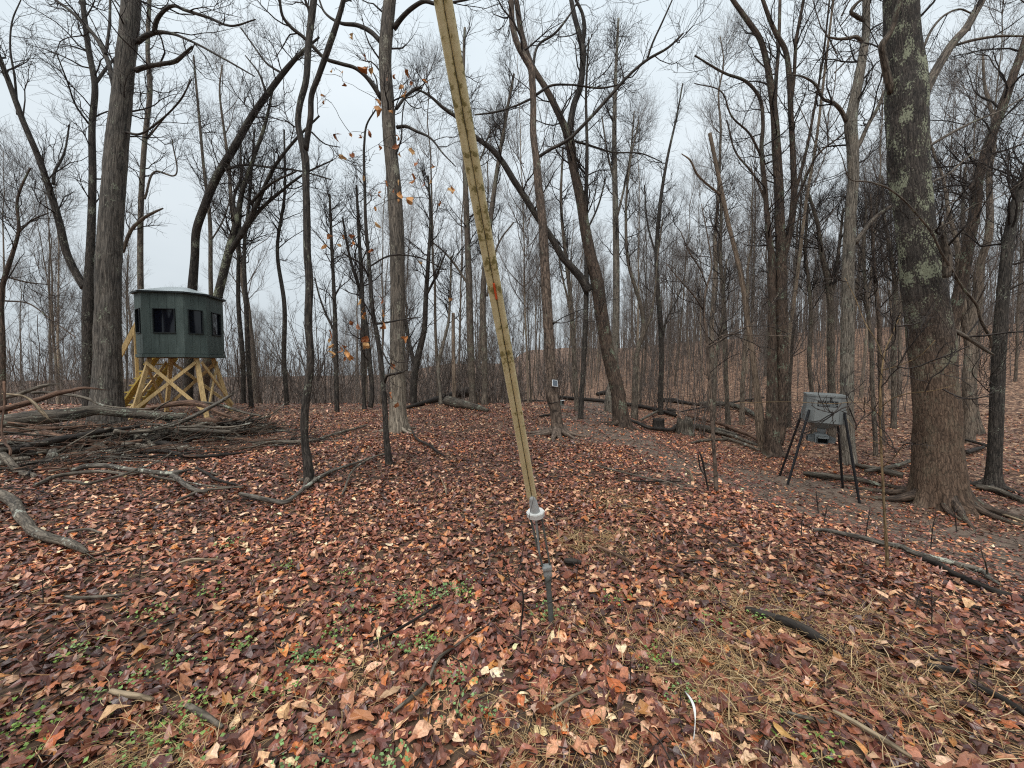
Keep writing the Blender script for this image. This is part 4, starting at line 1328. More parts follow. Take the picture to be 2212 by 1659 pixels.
# ------------------------------------------------------------------ the wood behind
def far_variant(q):
    Hh = rng.uniform(13, 19)
    n = 14
    t = np.linspace(0, 1, n)
    wob = np.cumsum(rng.normal(0, .10, (n, 2)), 0) * (0.4 + t[:, None])
    P = np.stack([wob[:, 0], wob[:, 1], t * Hh], 1)
    P[0, :2] = 0
    P[:, :2] -= P[0, :2]
    r0 = rng.uniform(.11, .17)
    R = r0 * (1 - .88 * t) + .008
    R[0] *= 1.35
    P[0, 2] = -.5
    Pr, Rr = resample(P, R, n=34)
    stems = [(Pr, Rr)]
    if q % 3 == 1:        # forked
        k = rng.integers(8, 14)
        P2, R2 = grow(Pr[None], Rr[None], np.array([1]), (k / 34, k / 34 + .02), (Hh * .6, Hh * .65), (14, 22), .14, .07, 14, .75, .3, .02)
        stems.append(resample(P2[0], R2[0], n=26))
    a = Acc()
    for p, r in stems:
        a.add(*tube(p, r, 8))
    trunk = a.mesh('trunk')
    PP = np.stack([resample(p, r, n=K0)[0] for p, r in stems])
    PR = np.stack([resample(p, r, n=K0)[1] for p, r in stems])
    c = Acc()
    P1, R1 = grow(PP, PR, int(26 / len(PP)), (.28, .98), (1.8, 4.2), (28, 55), .16, .13, 8, .36, .022, .007, .6)
    P2, R2 = grow(P1, R1, 6, (.15, 1), (.8, 2.0), (20, 48), .16, .15, 6, .5, .008, .004)
    P3, R3 = grow(P2, R2, 7, (.1, 1), (.4, 1.2), (18, 45), .15, .16, 3, .7, .0045, .0027)
    P4, R4 = grow(P3, R3, 2, (.1, 1), (.25, .7), (18, 45), .15, .16, 3, .8, .003, .0021)
    for p, r, sd in ((P1, R1, 4), (P2, R2, 3), (P3, R3, 3), (P4, R4, 3)):
        V, Q, B = tubes(p, r, sd)
        c.add(V, Q, None, B)
    return trunk, c.mesh('crown')


def brush_variant():
    n = int(rng.integers(5, 10))
    P0 = np.zeros((n, 2, 3))
    P0[:, 0, :2] = rng.normal(0, .3, (n, 2))
    P0[:, 0, 2] = -.3
    P0[:, 1] = P0[:, 0] + np.array([0, 0, .3])
    P1, R1 = grow(P0, np.full((n, 2), .02), 1, (0, .2), (1.6, 4.2), (3, 25), .06, .1, 8, 1, .025, .012, 0)
    P2, R2 = grow(P1, R1, 6, (.2, 1), (.5, 1.4), (20, 50), .08, .15, 5, .6, .012, .006)
    P3, R3 = grow(P2, R2, 4, (.2, 1), (.25, .6), (20, 50), .05, .16, 4, .7, .007, .0045)
    a, c = Acc(), Acc()
    V, Q, B = tubes(P1, R1, 5)
    a.add(V, Q, None, B)
    for p, r in ((P2, R2), (P3, R3)):
        V, Q, B = tubes(p, r, 3)
        c.add(V, Q, None, B)
    return a.mesh('stems'), c.mesh('twig_spray')


FAR = [far_variant(q) for q in range(7)]
BRUSH = [brush_variant() for q in range(6)]
FAR_BARKS = ['bark_far']


def place_far():
    pts = []

    def ok(x, y, md):
        return all((x - a)**2 + (y - b)**2 > md * md for a, b in pts)
    groups = {
        'hill': ('bare tree among many on the leaf-strewn hillside behind the feeder', 'trees on the hillside'),
        'mid': ('bare tree in the open wood at the far end of the muddy trail', 'trees at the end of the trail'),
        'left': ('bare tree in the grey wood below the crest behind the blind', 'trees below the crest'),
    }
    cnt = {'hill': 0, 'mid': 0, 'left': 0}
    lim = {'hill': 112, 'mid': 46, 'left': 66}
    tries = 0
    while tries < 9000 and any(cnt[k] < lim[k] for k in cnt):
        tries += 1
        y = 12 + 75 * rng.random()**1.05
        t = rng.uniform(-1.5, 1.5)
        x = t * y
        u = CX + F_U * t
        k = 'hill' if u > 1480 else ('mid' if u > 1060 else 'left')
        if cnt[k] >= lim[k]:
            continue
        if k == 'left' and y < 18:
            continue
        if k == 'mid' and (y < 19 or (1225 < u < 1315 and y < 34)):
            continue
        if k == 'hill' and (y < 12.5 or (y < 22 and rng.random() < .65)):
            continue
        if bare(x, y) > .2:
            continue
        if not ok(x, y, 1.1 + y * .022):
            continue
        pts.append((x, y))
        cnt[k] += 1
        tr, cr = FAR[rng.integers(len(FAR))]
        lab, grp = groups[k]
        e = thing('bare_tree', (x, y, hz(x, y)), lab, 'tree', grp)
        e.rotation_euler = (rng.normal(0, .03), rng.normal(0, .035), rng.uniform(0, 6.28))
        s = rng.uniform(.72, 1.2)
        w = s * (rng.uniform(.33, .65) if rng.random() < .75 else rng.uniform(.65, 1.05))
        e.scale = (s, s, s)
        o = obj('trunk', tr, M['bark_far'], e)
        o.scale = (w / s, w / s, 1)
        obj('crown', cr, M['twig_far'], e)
    n = 0
    tries = 0
    while n < 250 and tries < 9000:
        tries += 1
        y = 13 + 60 * rng.random()**1.5
        t = rng.uniform(-1.45, 1.45) if n % 3 else rng.uniform(-1.45, .15)
        x = t * y
        u = CX + F_U * t
        if u < 1060 and y < 16.5 or (1060 <= u < 1480 and y < 20) or bare(x, y) > .15 or (u >= 1480 and y < 14) or (1225 < u < 1315 and y < 30):
            continue
        if u >= 1480 and rng.random() < .55:
            continue
        st, tw = BRUSH[rng.integers(len(BRUSH))]
        lft = u < 1200
        e = thing('leafless_shrub', (x, y, hz(x, y)), 'leafless thicket shrub below the crest behind the blind' if lft else 'leafless shrub in the undergrowth of the hillside', 'shrub',
                  'thicket below the crest' if lft else 'undergrowth on the hillside')
        s = rng.uniform(.6, 1.25) * (1.15 if lft else .8)
        e.scale = (s, s, s)
        e.rotation_euler = (0, 0, rng.uniform(0, 6.28))
        obj('stems', st, M['twig_far'], e)
        tag(obj('twig_spray', tw, M['twig_far'], e), kind='stuff')
        n += 1


place_far()


# ------------------------------------------------------------------ fallen wood
def limb_obj(name, label, pts, mat, dep=None, lift=0.0, group=None, cat='branch', sides=9, relief=None, wig=.02, side_twigs=0, splinter=False):
    """pts (u,v,w): on the ground (dep None: each point where its pixel meets the ground) or hung in the pile at a depth"""
    if dep is None:
        P, R = [], []
        for u, v, w in pts:
            g = onground(u, v)
            r = px_r(w, CX, g[1])
            P.append(g + np.array([0, 0, r * .8 + .022 + lift]))
            R.append(r)
    else:
        dl = np.linspace(dep[0], dep[1], len(pts)) if isinstance(dep, tuple) else np.full(len(pts), dep)
        P = [at(u, v, d) for (u, v, w), d in zip(pts, dl)]
        R = [px_r(w, CX, d) for (u, v, w), d in zip(pts, dl)]
    P, R = resample(np.array(P), np.array(R), step=max(.04, min(.1, float(np.mean(R)) * 1.2)))
    P = P + wig * (np.stack([vnoise(P * 3 + 1), vnoise(P * 3 + 7), vnoise(P * 3 + 13)], 1) - .5) * np.array([1, 1, .6])
    gz = height(P[:, 0], P[:, 1])
    P[:, 2] = np.maximum(P[:, 2], gz + R * .4)
    base = np.array([P[:, 0].mean(), P[:, 1].mean(), gz.mean()])
    a = Acc()
    a.add(*tube(P, R, sides, True, relief))
    if side_twigs:
        PP, PR = resample(P, R, n=K0)
        P1, R1 = grow(PP[None], PR[None], np.array([side_twigs]), (.2, 1), (.25, .7), (25, 60), .05, .16, 6, .5, .012, .003)
        P1[:, :, 2] = np.maximum(P1[:, :, 2], height(P1[:, :, 0], P1[:, :, 1]) + .01)
        V, Q, B = tubes(P1, R1, 4)
        a.add(V, Q, None, B)
    if splinter:
        d = nrm(P[-1] - P[-3])
        for q in range(5):
            o = rng.normal(0, R[-1] * .45, 3)
            s0 = P[-1] + o - d * .05
            s1 = s0 + (d + rng.normal(0, .12, 3)) * rng.uniform(.08, .25)
            V, Q, T, B = tube(np.linspace(s0, s1, 4), np.linspace(R[-1] * .35, .002, 4), 4)
            a.add(V, Q, T, B)
    o = obj(name, a.mesh(name, base), M[mat], None, base)
    return tag(o, label, cat, group)


def p7(pts, wk=1.0):
    return [(x / 4.286, 796.3 + y / 4.286, w / 4.286 * wk) for x, y, w in pts]


PG = 'branches heaped in the brush pile'
limb_obj('fallen_log', 'huge dark bark-covered log lying along the top of the brush pile', p7([(-160, 520, 150), (0, 500, 140), (350, 455, 135), (600, 430, 120), (750, 410, 110), (850, 390, 100), (1100, 405, 92), (1400, 430, 78), (1720, 445, 60)]),
         'log', (7.6, 8.6), cat='log', sides=40, relief=(.014, 20., .12), splinter=True)
limb_obj('fallen_branch', 'long red-brown splintered branch jutting up at the end of the brush pile', p7([(-60, 390, 56), (100, 360, 52), (250, 320, 50), (400, 275, 46), (520, 230, 46), (650, 205, 36), (760, 180, 26), (905, 186, 14)]), 'stick_red', (7.0, 7.6), relief=(.006, 40., .1), sides=18, splinter=True)
limb_obj('fallen_branch', 'bent branch with a torn hanging end at the brush pile top', p7([(30, 235, 16), (130, 245, 18), (230, 262, 20), (300, 310, 26), (370, 380, 34), (430, 440, 22), (455, 465, 8)]), 'stick_pale', 7.0, splinter=True)
limb_obj('fallen_branch', 'blunt cut branch sloping upward over the brush pile', p7([(60, 265, 34), (180, 235, 36), (300, 192, 34), (400, 160, 32), (462, 146, 26)]), 'stick_grey', (7.6, 7.8), splinter=True)
limb_obj('fallen_branch', 'grey branch arching down from the pile top toward the log', p7([(300, 225, 24), (450, 222, 25), (600, 240, 27), (750, 262, 27), (830, 285, 24), (900, 322, 20), (1000, 350, 18), (1150, 365, 15), (1400, 372, 12)]), 'stick_grey', 7.8)
limb_obj('fallen_branch', 'broad pinkish stripped slab resting on the log before the blind', p7([(1330, 385, 30), (1480, 350, 44), (1620, 325, 50), (1780, 318, 56), (1900, 345, 50), (2010, 400, 40), (2120, 440, 30), (2230, 470, 20)]), 'stick_red', (8.9, 8.4), relief=(.008, 30., .1), sides=18, splinter=True)
limb_obj('fallen_branch', 'mossy curved branch on the pile below the blind legs', p7([(1560, 335, 22), (1750, 312, 26), (1930, 318, 26), (2080, 350, 26), (2240, 400, 24), (2420, 440, 20)]), 'log', 9.1)
limb_obj('fallen_branch', 'forked branch with a reddish tip pointing up to the blind', p7([(1660, 500, 40), (1760, 455, 38), (1850, 412, 36), (1960, 352, 32), (2060, 295, 34), (2152, 236, 24)]), 'stick_lichen', (8.0, 8.4), splinter=True)
limb_obj('fallen_branch', 'short bare stick leaning on the log below the blind', p7([(1430, 390, 16), (1500, 340, 16), (1595, 290, 13)]), 'stick_grey', 8.2)
limb_obj('fallen_branch', 'smooth grey-green pole lying low at the right end of the pile', p7([(1640, 540, 20), (1850, 537, 22), (2050, 546, 22), (2200, 532, 20), (2330, 500, 14)]), 'stick_grey', 7.7)
limb_obj('fallen_log', 'grey-green weathered log under the right end of the pile', p7([(1660, 560, 36), (1850, 575, 42), (2000, 585, 42), (2150, 585, 34)]), 'log', 7.9, cat='log', splinter=True)
limb_obj('fallen_log', 'short hollow brown log tucked beneath the pile', p7([(1830, 490, 62), (1930, 485, 66), (2040, 490, 66)]), 'stick_red', 8.6, cat='log', sides=18)
limb_obj('fallen_branch', 'flat grey split plank slanting out of the pile shadow', p7([(700, 690, 34), (820, 640, 44), (940, 580, 40), (1030, 545, 18)]), 'stick_grey', 7.2, splinter=True)
limb_obj('fallen_branch', 'long bare pole rising diagonally across the front of the pile', p7([(60, 1060, 28), (230, 960, 27), (380, 870, 25), (480, 800, 22), (600, 730, 18), (700, 672, 16), (820, 605, 14), (930, 545, 10)]), 'stick_grey', (6.2, 7.0))
limb_obj('fallen_branch', 'curled end of thin pale branch in the pile shadow', p7([(160, 650, 20), (190, 665, 18), (280, 660, 14), (400, 645, 12), (600, 682, 9)]), 'stick_grey', 7.0)
limb_obj('fallen_log', 'blunt red-brown log end lying before the pile', p7([(980, 785, 46), (1060, 760, 46), (1170, 738, 44), (1350, 724, 36), (1560, 722, 26), (1700, 728, 16)]), 'stick_red', None, cat='log')
limb_obj('fallen_log', 'short pale grey log lying before the pile', p7([(360, 805, 40), (500, 798, 44), (650, 795, 44), (800, 805, 38), (920, 818, 30)]), 'stick_grey', None, cat='log')
limb_obj('fallen_branch', 'white-barked thin pole lying in front of the pile', p7([(640, 925, 18), (780, 895, 20), (900, 870, 20), (1080, 835, 20), (1250, 792, 20), (1400, 782, 18), (1640, 772, 16), (1800, 770, 20)]), 'stick_lichen', None, lift=.03)
limb_obj('fallen_branch', 'dark sinuous branch lying in front of the pile', p7([(1050, 865, 26), (1200, 840, 32), (1330, 808, 32), (1450, 798, 34), (1600, 812, 34), (1750, 845, 34), (1900, 845, 30), (2110, 825, 26), (2280, 800, 14)]), 'stick_dark', None, lift=.02)
limb_obj('fallen_branch', 'thick smooth grey branch sloping down to the leaves left of the pile', p7([(20, 800, 62), (80, 850, 60), (140, 920, 58), (220, 1020, 58), (300, 1095, 56), (345, 1130, 40)]), 'stick_grey', (5.9, 5.5), sides=16)
limb_obj('fallen_branch', 'long grey forked branch lying on the leaves before the pile', p7([(320, 1130, 34), (420, 1090, 36), (520, 1050, 38), (700, 1018, 36), (900, 1000, 34), (1080, 1012, 30), (1200, 1020, 22), (1330, 1000, 12)]), 'stick_grey', None, lift=.03)
limb_obj('fallen_branch', 'stout lichen-spotted limb with a snapped stub on the leaves', p7([(680, 1000, 32), (800, 965, 44), (950, 960, 44), (1100, 980, 44), (1300, 1010, 46), (1500, 1030, 46), (1620, 1035, 50), (1730, 998, 26)]), 'stick_lichen', None, lift=.05, relief=(.004, 50., .2), sides=16, splinter=True)
limb_obj('fallen_branch', 'lichen-grey continuation of the stout limb bending toward the leaves', p7([(1600, 1040, 46), (1660, 1085, 46), (1740, 1145, 42), (1820, 1180, 38), (1920, 1188, 30)]), 'stick_lichen', None, lift=.03)
limb_obj('fallen_branch', 'thin crooked branch crossing over the stout lichen limb', p7([(600, 1130, 26), (720, 1140, 26), (820, 1162, 26), (960, 1120, 24), (1150, 1072, 24), (1280, 1010, 20), (1400, 965, 16), (1500, 910, 14), (1595, 838, 12)]), 'stick_grey', None, lift=.09)
limb_obj('fallen_branch', 'slender straight branch trailing right from the lichen limb', p7([(1350, 1000, 20), (1450, 1040, 20), (1560, 1062, 18), (1700, 1090, 17), (1850, 1118, 16), (2050, 1138, 14), (2250, 1142, 10)]), 'stick_grey', None, lift=.03)
limb_obj('fallen_branch', 'curved upright branch with a reddish stub at the end of the pile', p7([(38, 120, 22), (42, 250, 18), (35, 380, 15), (12, 520, 15), (20, 620, 17), (55, 700, 20), (95, 745, 21), (96, 805, 20)]), 'stick_red', (6.6, 6.2))
limb_obj('fallen_branch', 'stout pale branch with a broken yellow end lying on near leaves', [(-14, 1080, 22), (14, 1090, 21), (38, 1112, 20), (58, 1148, 20), (78, 1166, 19), (105, 1176, 18), (140, 1186, 17), (168, 1198, 15), (187, 1207, 8)], 'stick_grey', None, lift=.02, sides=16, splinter=True)
limb_obj('fallen_branch', 'mossy branch with a lichen tip pointing at the twin-stemmed tree', [(518, 1078, 8), (545, 1084, 10), (580, 1092, 10), (617, 1097, 10), (634, 1085, 9), (660, 1062, 8), (700, 1034, 7), (760, 1010, 5), (830, 986, 3)], 'stick_lichen', None, lift=.02)
limb_obj('fallen_branch', 'short dark bent branch between the pile and twin-stemmed tree', [(425, 1016, 6), (450, 1030, 6), (473, 1043, 6), (500, 1050, 5), (520, 1054, 4)], 'stick_dark', None)
limb_obj('fallen_branch', 'wavy pale branch curving on the leaves below the pile end', [(470, 1005, 3), (462, 1015, 4), (460, 1028, 4), (470, 1030, 3)], 'stick_grey', None)
limb_obj('fallen_branch', 'long grey pole behind the twin-stemmed tree foot', [(545, 968, 7), (600, 963, 8), (660, 962, 7), (720, 945, 6), (790, 925, 5)], 'stick_grey', None, lift=.02)
limb_obj('fallen_branch', 'reddish split branch beside the twin-stemmed tree', [(490, 955, 8), (520, 955, 9), (560, 958, 8), (600, 952, 6)], 'stick_red', None)
limb_obj('fallen_branch', 'short stick standing off the leaves by the left edge of pile', p7([(70, 1230, 30), (120, 1160, 30), (180, 1075, 26)]), 'stick_grey', (5.3, 5.5))
limb_obj('fallen_branch', 'thin branch running across the leaves below the forked branch', p7([(-20, 1145, 12), (150, 1148, 12), (330, 1158, 12), (450, 1195, 10), (520, 1225, 7)]), 'stick_dark', None, lift=.02)
limb_obj('fallen_branch', 'thin forked branch lying below the slender straight branch', p7([(1650, 1268, 24), (1750, 1225, 26), (1850, 1182, 26), (2000, 1160, 22), (2120, 1150, 18), (2260, 1120, 12)]), 'stick_grey', None, lift=.03)


def pile_sticks():
    for i in range(210):
        # heaped over an elongated mound
        t = rng.uniform(0, 1)
        c = np.array([-8.6, 7.0]) * (1 - t) + np.array([-5.7, 9.2]) * t
        c = c + rng.normal(0, .55, 2) * (1 - .3 * t)
        ln = rng.uniform(.7, 2.4) * (1 - .3 * t)
        az = rng.normal(.35, .55) if rng.random() < .6 else rng.uniform(0, 3.1)
        m = .5 * (1 - .45 * t) * math.exp(-((c[1] - (7.0 + 2.4 * t)) / .8)**2)
        z = hz(*c) + .02 + rng.uniform(0, 1) * m
        n = 7
        s = np.linspace(-.5, .5, n) * ln
        P = np.stack([c[0] + s * math.cos(az), c[1] + s * math.sin(az), z + s * rng.normal(0, .16) + .06 * rng.normal() * (s / ln * 2)**2], 1)
        P += np.cumsum(rng.normal(0, .015, (n, 3)), 0)
        r0 = rng.uniform(.007, .024) if rng.random() < .74 else rng.uniform(.03, .085)
        R = np.linspace(r0, r0 * .45, n)
        Pr, Rr = resample(P, R, n=16)
        Pr[:, 2] = np.maximum(Pr[:, 2], height(Pr[:, 0], Pr[:, 1]) + Rr * .5)
        base = np.array([c[0], c[1], hz(*c)])
        a = Acc()
        a.add(*tube(Pr, Rr, 6))
        if rng.random() < .8:
            PP, PR = resample(Pr, Rr, n=K0)
            P1, R1 = grow(PP[None], PR[None], np.array([5]), (.3, 1), (.2, .7), (25, 60), .03, .16, 6, .5, .01, .0035)
            V, Q, B = tubes(P1, R1, 4)
            a.add(V, Q, None, B)
        o = obj('stick', a.mesh('stick', base), M[['stick_grey', 'stick_grey', 'stick_dark', 'stick_red', 'log', 'stick_lichen'][rng.integers(6)]], None, base)
        tag(o, 'bare stick tangled among others in the brush pile before the blind', 'stick', PG)


pile_sticks()


def sprawl():
    for i in range(46):
        t = rng.random()
        c = np.array([-7.6, 5.7]) * (1 - t) + np.array([-3.9, 7.9]) * t + rng.normal(0, .4, 2)
        ln = rng.uniform(.8, 2.2)
        az = rng.normal(.3, .7)
        n = 8
        s = np.linspace(-.5, .5, n) * ln
        P = np.stack([c[0] + s * math.cos(az), c[1] + s * math.sin(az), 0 * s], 1)
        P[:, :2] += np.cumsum(rng.normal(0, .035, (n, 2)), 0)
        r0 = rng.uniform(.006, .02)
        R = np.linspace(r0, r0 * .35, n)
        P[:, 2] = height(P[:, 0], P[:, 1]) + .035 + np.abs(np.cumsum(rng.normal(0, .03, n)))
        Pr, Rr = resample(P, R, n=22)
        base = np.array([c[0], c[1], hz(*c)])
        a = Acc()
        a.add(*tube(Pr, Rr, 6))
        P1, R1 = grow(resample(Pr, Rr, n=K0)[0][None], resample(Pr, Rr, n=K0)[1][None], np.array([6]), (.2, 1), (.2, .8), (25, 60), .03, .2, 6, .55, .01, .003)
        P1[:, :, 2] = np.maximum(P1[:, :, 2], height(P1[:, :, 0], P1[:, :, 1]) + .02)
        V, Q, B = tubes(P1, R1, 4)
        a.add(V, Q, None, B)
        o = obj('fallen_branch', a.mesh('fallen_branch', base), M[['stick_grey', 'stick_dark', 'stick_lichen', 'stick_red'][rng.integers(4)]], None, base)
        tag(o, 'twiggy thin branch sprawling on the leaves below the brush pile', 'branch', 'branches strewn below the brush pile')


sprawl()

# centre and right fallen wood
limb_obj('fallen_log', 'rotten log with a ragged upturned root end on the crest', [(968, 876, 22), (985, 880, 21), (1005, 883, 18), (1025, 886, 14), (1054, 891, 7)], 'log', None, cat='log', relief=(.02, 18., .3), sides=22, splinter=True, side_twigs=3)
limb_obj('fallen_branch', 'dark branch lying on the crest behind the snag stump', [(880, 884, 7), (905, 878, 9), (930, 870, 9), (945, 864, 7)], 'stick_dark', None)
limb_obj('fallen_branch', 'pale stick lying on the crest left of solar panel tree', [(1115, 858, 3), (1125, 853, 4), (1140, 850, 3)], 'stick_pale', None, lift=.08)
limb_obj('fallen_branch', 'long dark pole on the leaves left of solar panel tree', [(1122, 867, 3), (1150, 867, 4), (1185, 869, 3)], 'stick_dark', None)
limb_obj('fallen_log', 'long dark fallen trunk passing behind the leaning tree', [(1205, 862, 7), (1240, 866, 8), (1290, 870, 8), (1340, 876, 8), (1390, 884, 8), (1425, 892, 8), (1460, 902, 7)], 'stick_dark', None, cat='log', lift=.03)
limb_obj('fallen_branch', 'upward slanting dead branch near the mossy-footed trunk', [(1384, 918, 6), (1400, 908, 6), (1415, 899, 5), (1424, 894, 4)], 'stick_grey', None, lift=.12)
limb_obj('fallen_branch', 'sagging curved dark branch from the leaning tree foot', [(1352, 912, 6), (1375, 920, 7), (1400, 932, 8), (1430, 936, 8), (1462, 926, 8), (1485, 915, 6), (1504, 908, 4)], 'stick_dark', None, lift=.05)
limb_obj('fallen_branch', 'long pinkish pole lying toward the double-trunked tree', [(1486, 904, 5), (1520, 914, 7), (1560, 925, 8), (1590, 938, 8), (1620, 950, 8), (1642, 962, 7)], 'stick_red', None, lift=.08)
limb_obj('fallen_log', 'thick mossy rotting log among poles before the double-trunked tree', [(1500, 928, 14), (1530, 934, 15), (1560, 940, 14), (1590, 946, 10)], 'log', None, cat='log', relief=(.01, 22., .2), sides=18)
limb_obj('fallen_branch', 'straight grey pole reaching the double-trunked tree foot', [(1540, 938, 6), (1580, 948, 7), (1610, 960, 7), (1645, 972, 6)], 'stick_grey', None, lift=.05)
limb_obj('fallen_branch', 'second grey pole lying parallel before the double-trunked tree', [(1560, 948, 5), (1600, 962, 6), (1640, 978, 5)], 'stick_grey', None, lift=.02)
limb_obj('fallen_branch', 'low green mossy branch on the leaves before the poles', [(1495, 960, 5), (1525, 955, 6), (1570, 952, 4)], 'log', None)
limb_obj('fallen_log', 'dark log on the slope behind the mossy-footed trunk', [(1420, 868, 7), (1450, 869, 10), (1475, 873, 8), (1510, 877, 5)], 'stick_dark', None, cat='log')
limb_obj('fallen_log', 'green-grey fallen trunk descending the slope to the leaning snag', [(1510, 880, 10), (1545, 880, 11), (1580, 884, 11), (1610, 894, 11), (1636, 908, 9)], 'log', None, cat='log', lift=.08)
limb_obj('fallen_branch', 'long thin branch propped over the slope log', [(1470, 898, 3), (1510, 890, 4), (1560, 882, 4), (1610, 872, 4), (1650, 866, 3)], 'stick_dark', None, lift=.15)
limb_obj('fallen_log', 'dark log with raised root lump far up the trail', [(1290, 855, 8), (1310, 852, 10), (1325, 850, 9)], 'stick_dark', None, cat='log', side_twigs=3)
limb_obj('fallen_log', 'mossy black log lying behind the feeder legs', [(1735, 1030, 9), (1770, 1036, 13), (1810, 1040, 12), (1850, 1043, 11), (1880, 1050, 10), (1905, 1056, 7)], 'log', None, cat='log', lift=.02)
limb_obj('fallen_log', 'dark split log between the feeder and the massive tree', [(1850, 1010, 8), (1880, 1018, 12), (1920, 1028, 14), (1950, 1034, 13)], 'log', None, cat='log')
limb_obj('fallen_branch', 'mossy crooked branch reaching the massive tree base', [(1870, 1028, 8), (1910, 1022, 9), (1940, 1015, 9), (1965, 1006, 8)], 'log', None, lift=.06)
limb_obj('fallen_log', 'dark fallen log right of the massive tree base', [(2108, 1058, 12), (2140, 1064, 14), (2175, 1075, 13), (2215, 1090, 12)], 'log', None, cat='log')
limb_obj('fallen_branch', 'pair-like thin branch behind the massive tree right flank', [(2086, 958, 5), (2110, 964, 6), (2135, 972, 6), (2160, 978, 4)], 'stick_dark', None, lift=.06)
limb_obj('fallen_branch', 'short dark slanting branch behind the massive tree flank', [(2088, 986, 9), (2105, 980, 9), (2125, 973, 6)], 'stick_dark', None, lift=.05)
limb_obj('fallen_branch', 'pale curved branch lying at the far right of massive tree', [(2140, 1108, 4), (2165, 1116, 5), (2200, 1128, 5), (2230, 1138, 4)], 'stick_pale', None)
limb_obj('fallen_branch', 'long lichen-white branch lying behind the tan sapling', [(1758, 1156, 6), (1785, 1158, 8), (1820, 1166, 10), (1860, 1174, 11), (1905, 1186, 11), (1945, 1194, 12), (1975, 1208, 12), (2020, 1220, 11), (2060, 1230, 11), (2110, 1244, 12), (2135, 1262, 8), (2160, 1276, 5)], 'stick_lichen', None, lift=.025, sides=12, side_twigs=3)
limb_obj('fallen_branch', 'dark wet branch lying below the lichen-white branch', [(1995, 1216, 12), (2030, 1232, 14), (2060, 1250, 13), (2110, 1272, 13), (2160, 1292, 14), (2215, 1306, 12)], 'stick_dark', None, sides=12)
limb_obj('fallen_branch', 'charred black furrowed slab of wood on the near leaves', [(1612, 1327, 10), (1640, 1338, 14), (1680, 1352, 17), (1720, 1368, 19), (1755, 1388, 22), (1790, 1404, 14)], 'stick_dark', None, sides=16, relief=(.006, 60., .12), wig=.01)
limb_obj('fallen_branch', 'yellow peeled stick lying on the near leaves right of the anchor', [(1800, 1556, 8), (1835, 1575, 10), (1880, 1604, 12), (1925, 1632, 13), (1968, 1658, 8)], 'stick_pale', None, lift=.015, wig=.008)
limb_obj('fallen_branch', 'tan broken stick end near the yellow peeled stick', [(1703, 1556, 7), (1730, 1564, 8), (1765, 1572, 9), (1790, 1580, 6)], 'stick_grey', None, lift=.01)
limb_obj('fallen_branch', 'black wet stick half buried at the right near edge', [(2085, 1483, 10), (2115, 1500, 14), (2155, 1518, 14), (2190, 1540, 14), (2220, 1560, 12)], 'stick_dark', None)
limb_obj('fallen_branch', 'black stick in the leaves between charred slab and right edge', [(2000, 1448, 10), (2030, 1456, 14), (2068, 1460, 10)], 'stick_dark', None)
limb_obj('fallen_branch', 'long brown curved stick left of the anchor on near leaves', [(790, 1412, 5), (835, 1390, 6), (890, 1358, 6), (945, 1320, 4)], 'stick_dark', None, lift=.012)
limb_obj('fallen_branch', 'tan bare stick below the long curved stick on near leaves', [(850, 1555, 8), (885, 1528, 9), (912, 1505, 9), (945, 1440, 7), (990, 1405, 5), (1035, 1370, 3)], 'stick_grey', None, lift=.012)
limb_obj('fallen_branch', 'straw-coloured straight stick in the dead grass', [(1190, 1560, 6), (1230, 1535, 6), (1275, 1512, 5)], 'stick_pale', None, lift=.03)
limb_obj('fallen_branch', 'barkless pale stick with yellow end among green weeds', [(238, 1510, 11), (262, 1516, 12), (300, 1522, 12), (332, 1528, 9)], 'stick_pale', None, lift=.01)
limb_obj('fallen_branch', 'brown chunk of stick below the barkless pale stick', [(405, 1542, 13), (430, 1556, 14), (455, 1572, 13), (480, 1588, 9)], 'stick_grey', None, lift=.01)
limb_obj('fallen_branch', 'flat pale wood sliver among leaves by the weeds', [(385, 1230, 4), (410, 1223, 6), (440, 1222, 6), (475, 1221, 3)], 'stick_pale', None, lift=.02)
limb_obj('fallen_branch', 'grey stick with bark lying in mid foreground leaves', [(145, 1300, 6), (175, 1304, 8), (215, 1302, 7), (270, 1296, 4)], 'stick_grey', None, lift=.01)
limb_obj('fallen_branch', 'forked thin twig lying on near leaves below the pale stout branch', [(150, 1160, 5), (180, 1155, 6), (220, 1163, 4)], 'stick_grey', None, lift=.02)
limb_obj('fallen_branch', 'brown broken stick right of the anchor rod', [(1290, 1190, 7), (1320, 1205, 8), (1345, 1216, 8), (1368, 1226, 6)], 'stick_red', None, lift=.01)
limb_obj('fallen_branch', 'small black wood chunk right of the anchor rod', [(1220, 1222, 10), (1235, 1225, 15), (1255, 1226, 10)], 'stick_dark', None)
limb_obj('fallen_branch', 'long thin branch lying across the trail', [(1290, 1012, 3), (1340, 1026, 4), (1400, 1040, 4), (1450, 1050, 3), (1475, 1060, 2)], 'stick_grey', None, lift=.015)
limb_obj('fallen_branch', 'straight thin stick on leaves just below the trail', [(1335, 1044, 3), (1400, 1046, 3), (1470, 1045, 3)], 'stick_dark', None, lift=.01)
limb_obj('fallen_branch', 'dark thin branch lying toward the orange-leaved sapling foot', [(740, 1078, 5), (780, 1010, 4), (815, 993, 4), (842, 986, 3)], 'stick_grey', None, lift=.03)
limb_obj('fallen_branch', 'dark crooked branch between the patchy tree and the guard', [(890, 935, 4), (905, 958, 5), (930, 970, 6), (945, 982, 4), (960, 992, 3)], 'stick_dark', None, lift=.02)
limb_obj('fallen_branch', 'tan curl of branch on leaves behind the guard', [(953, 1040, 2), (956, 1050, 3), (962, 1066, 4), (964, 1075, 3)], 'stick_pale', None, lift=.01)
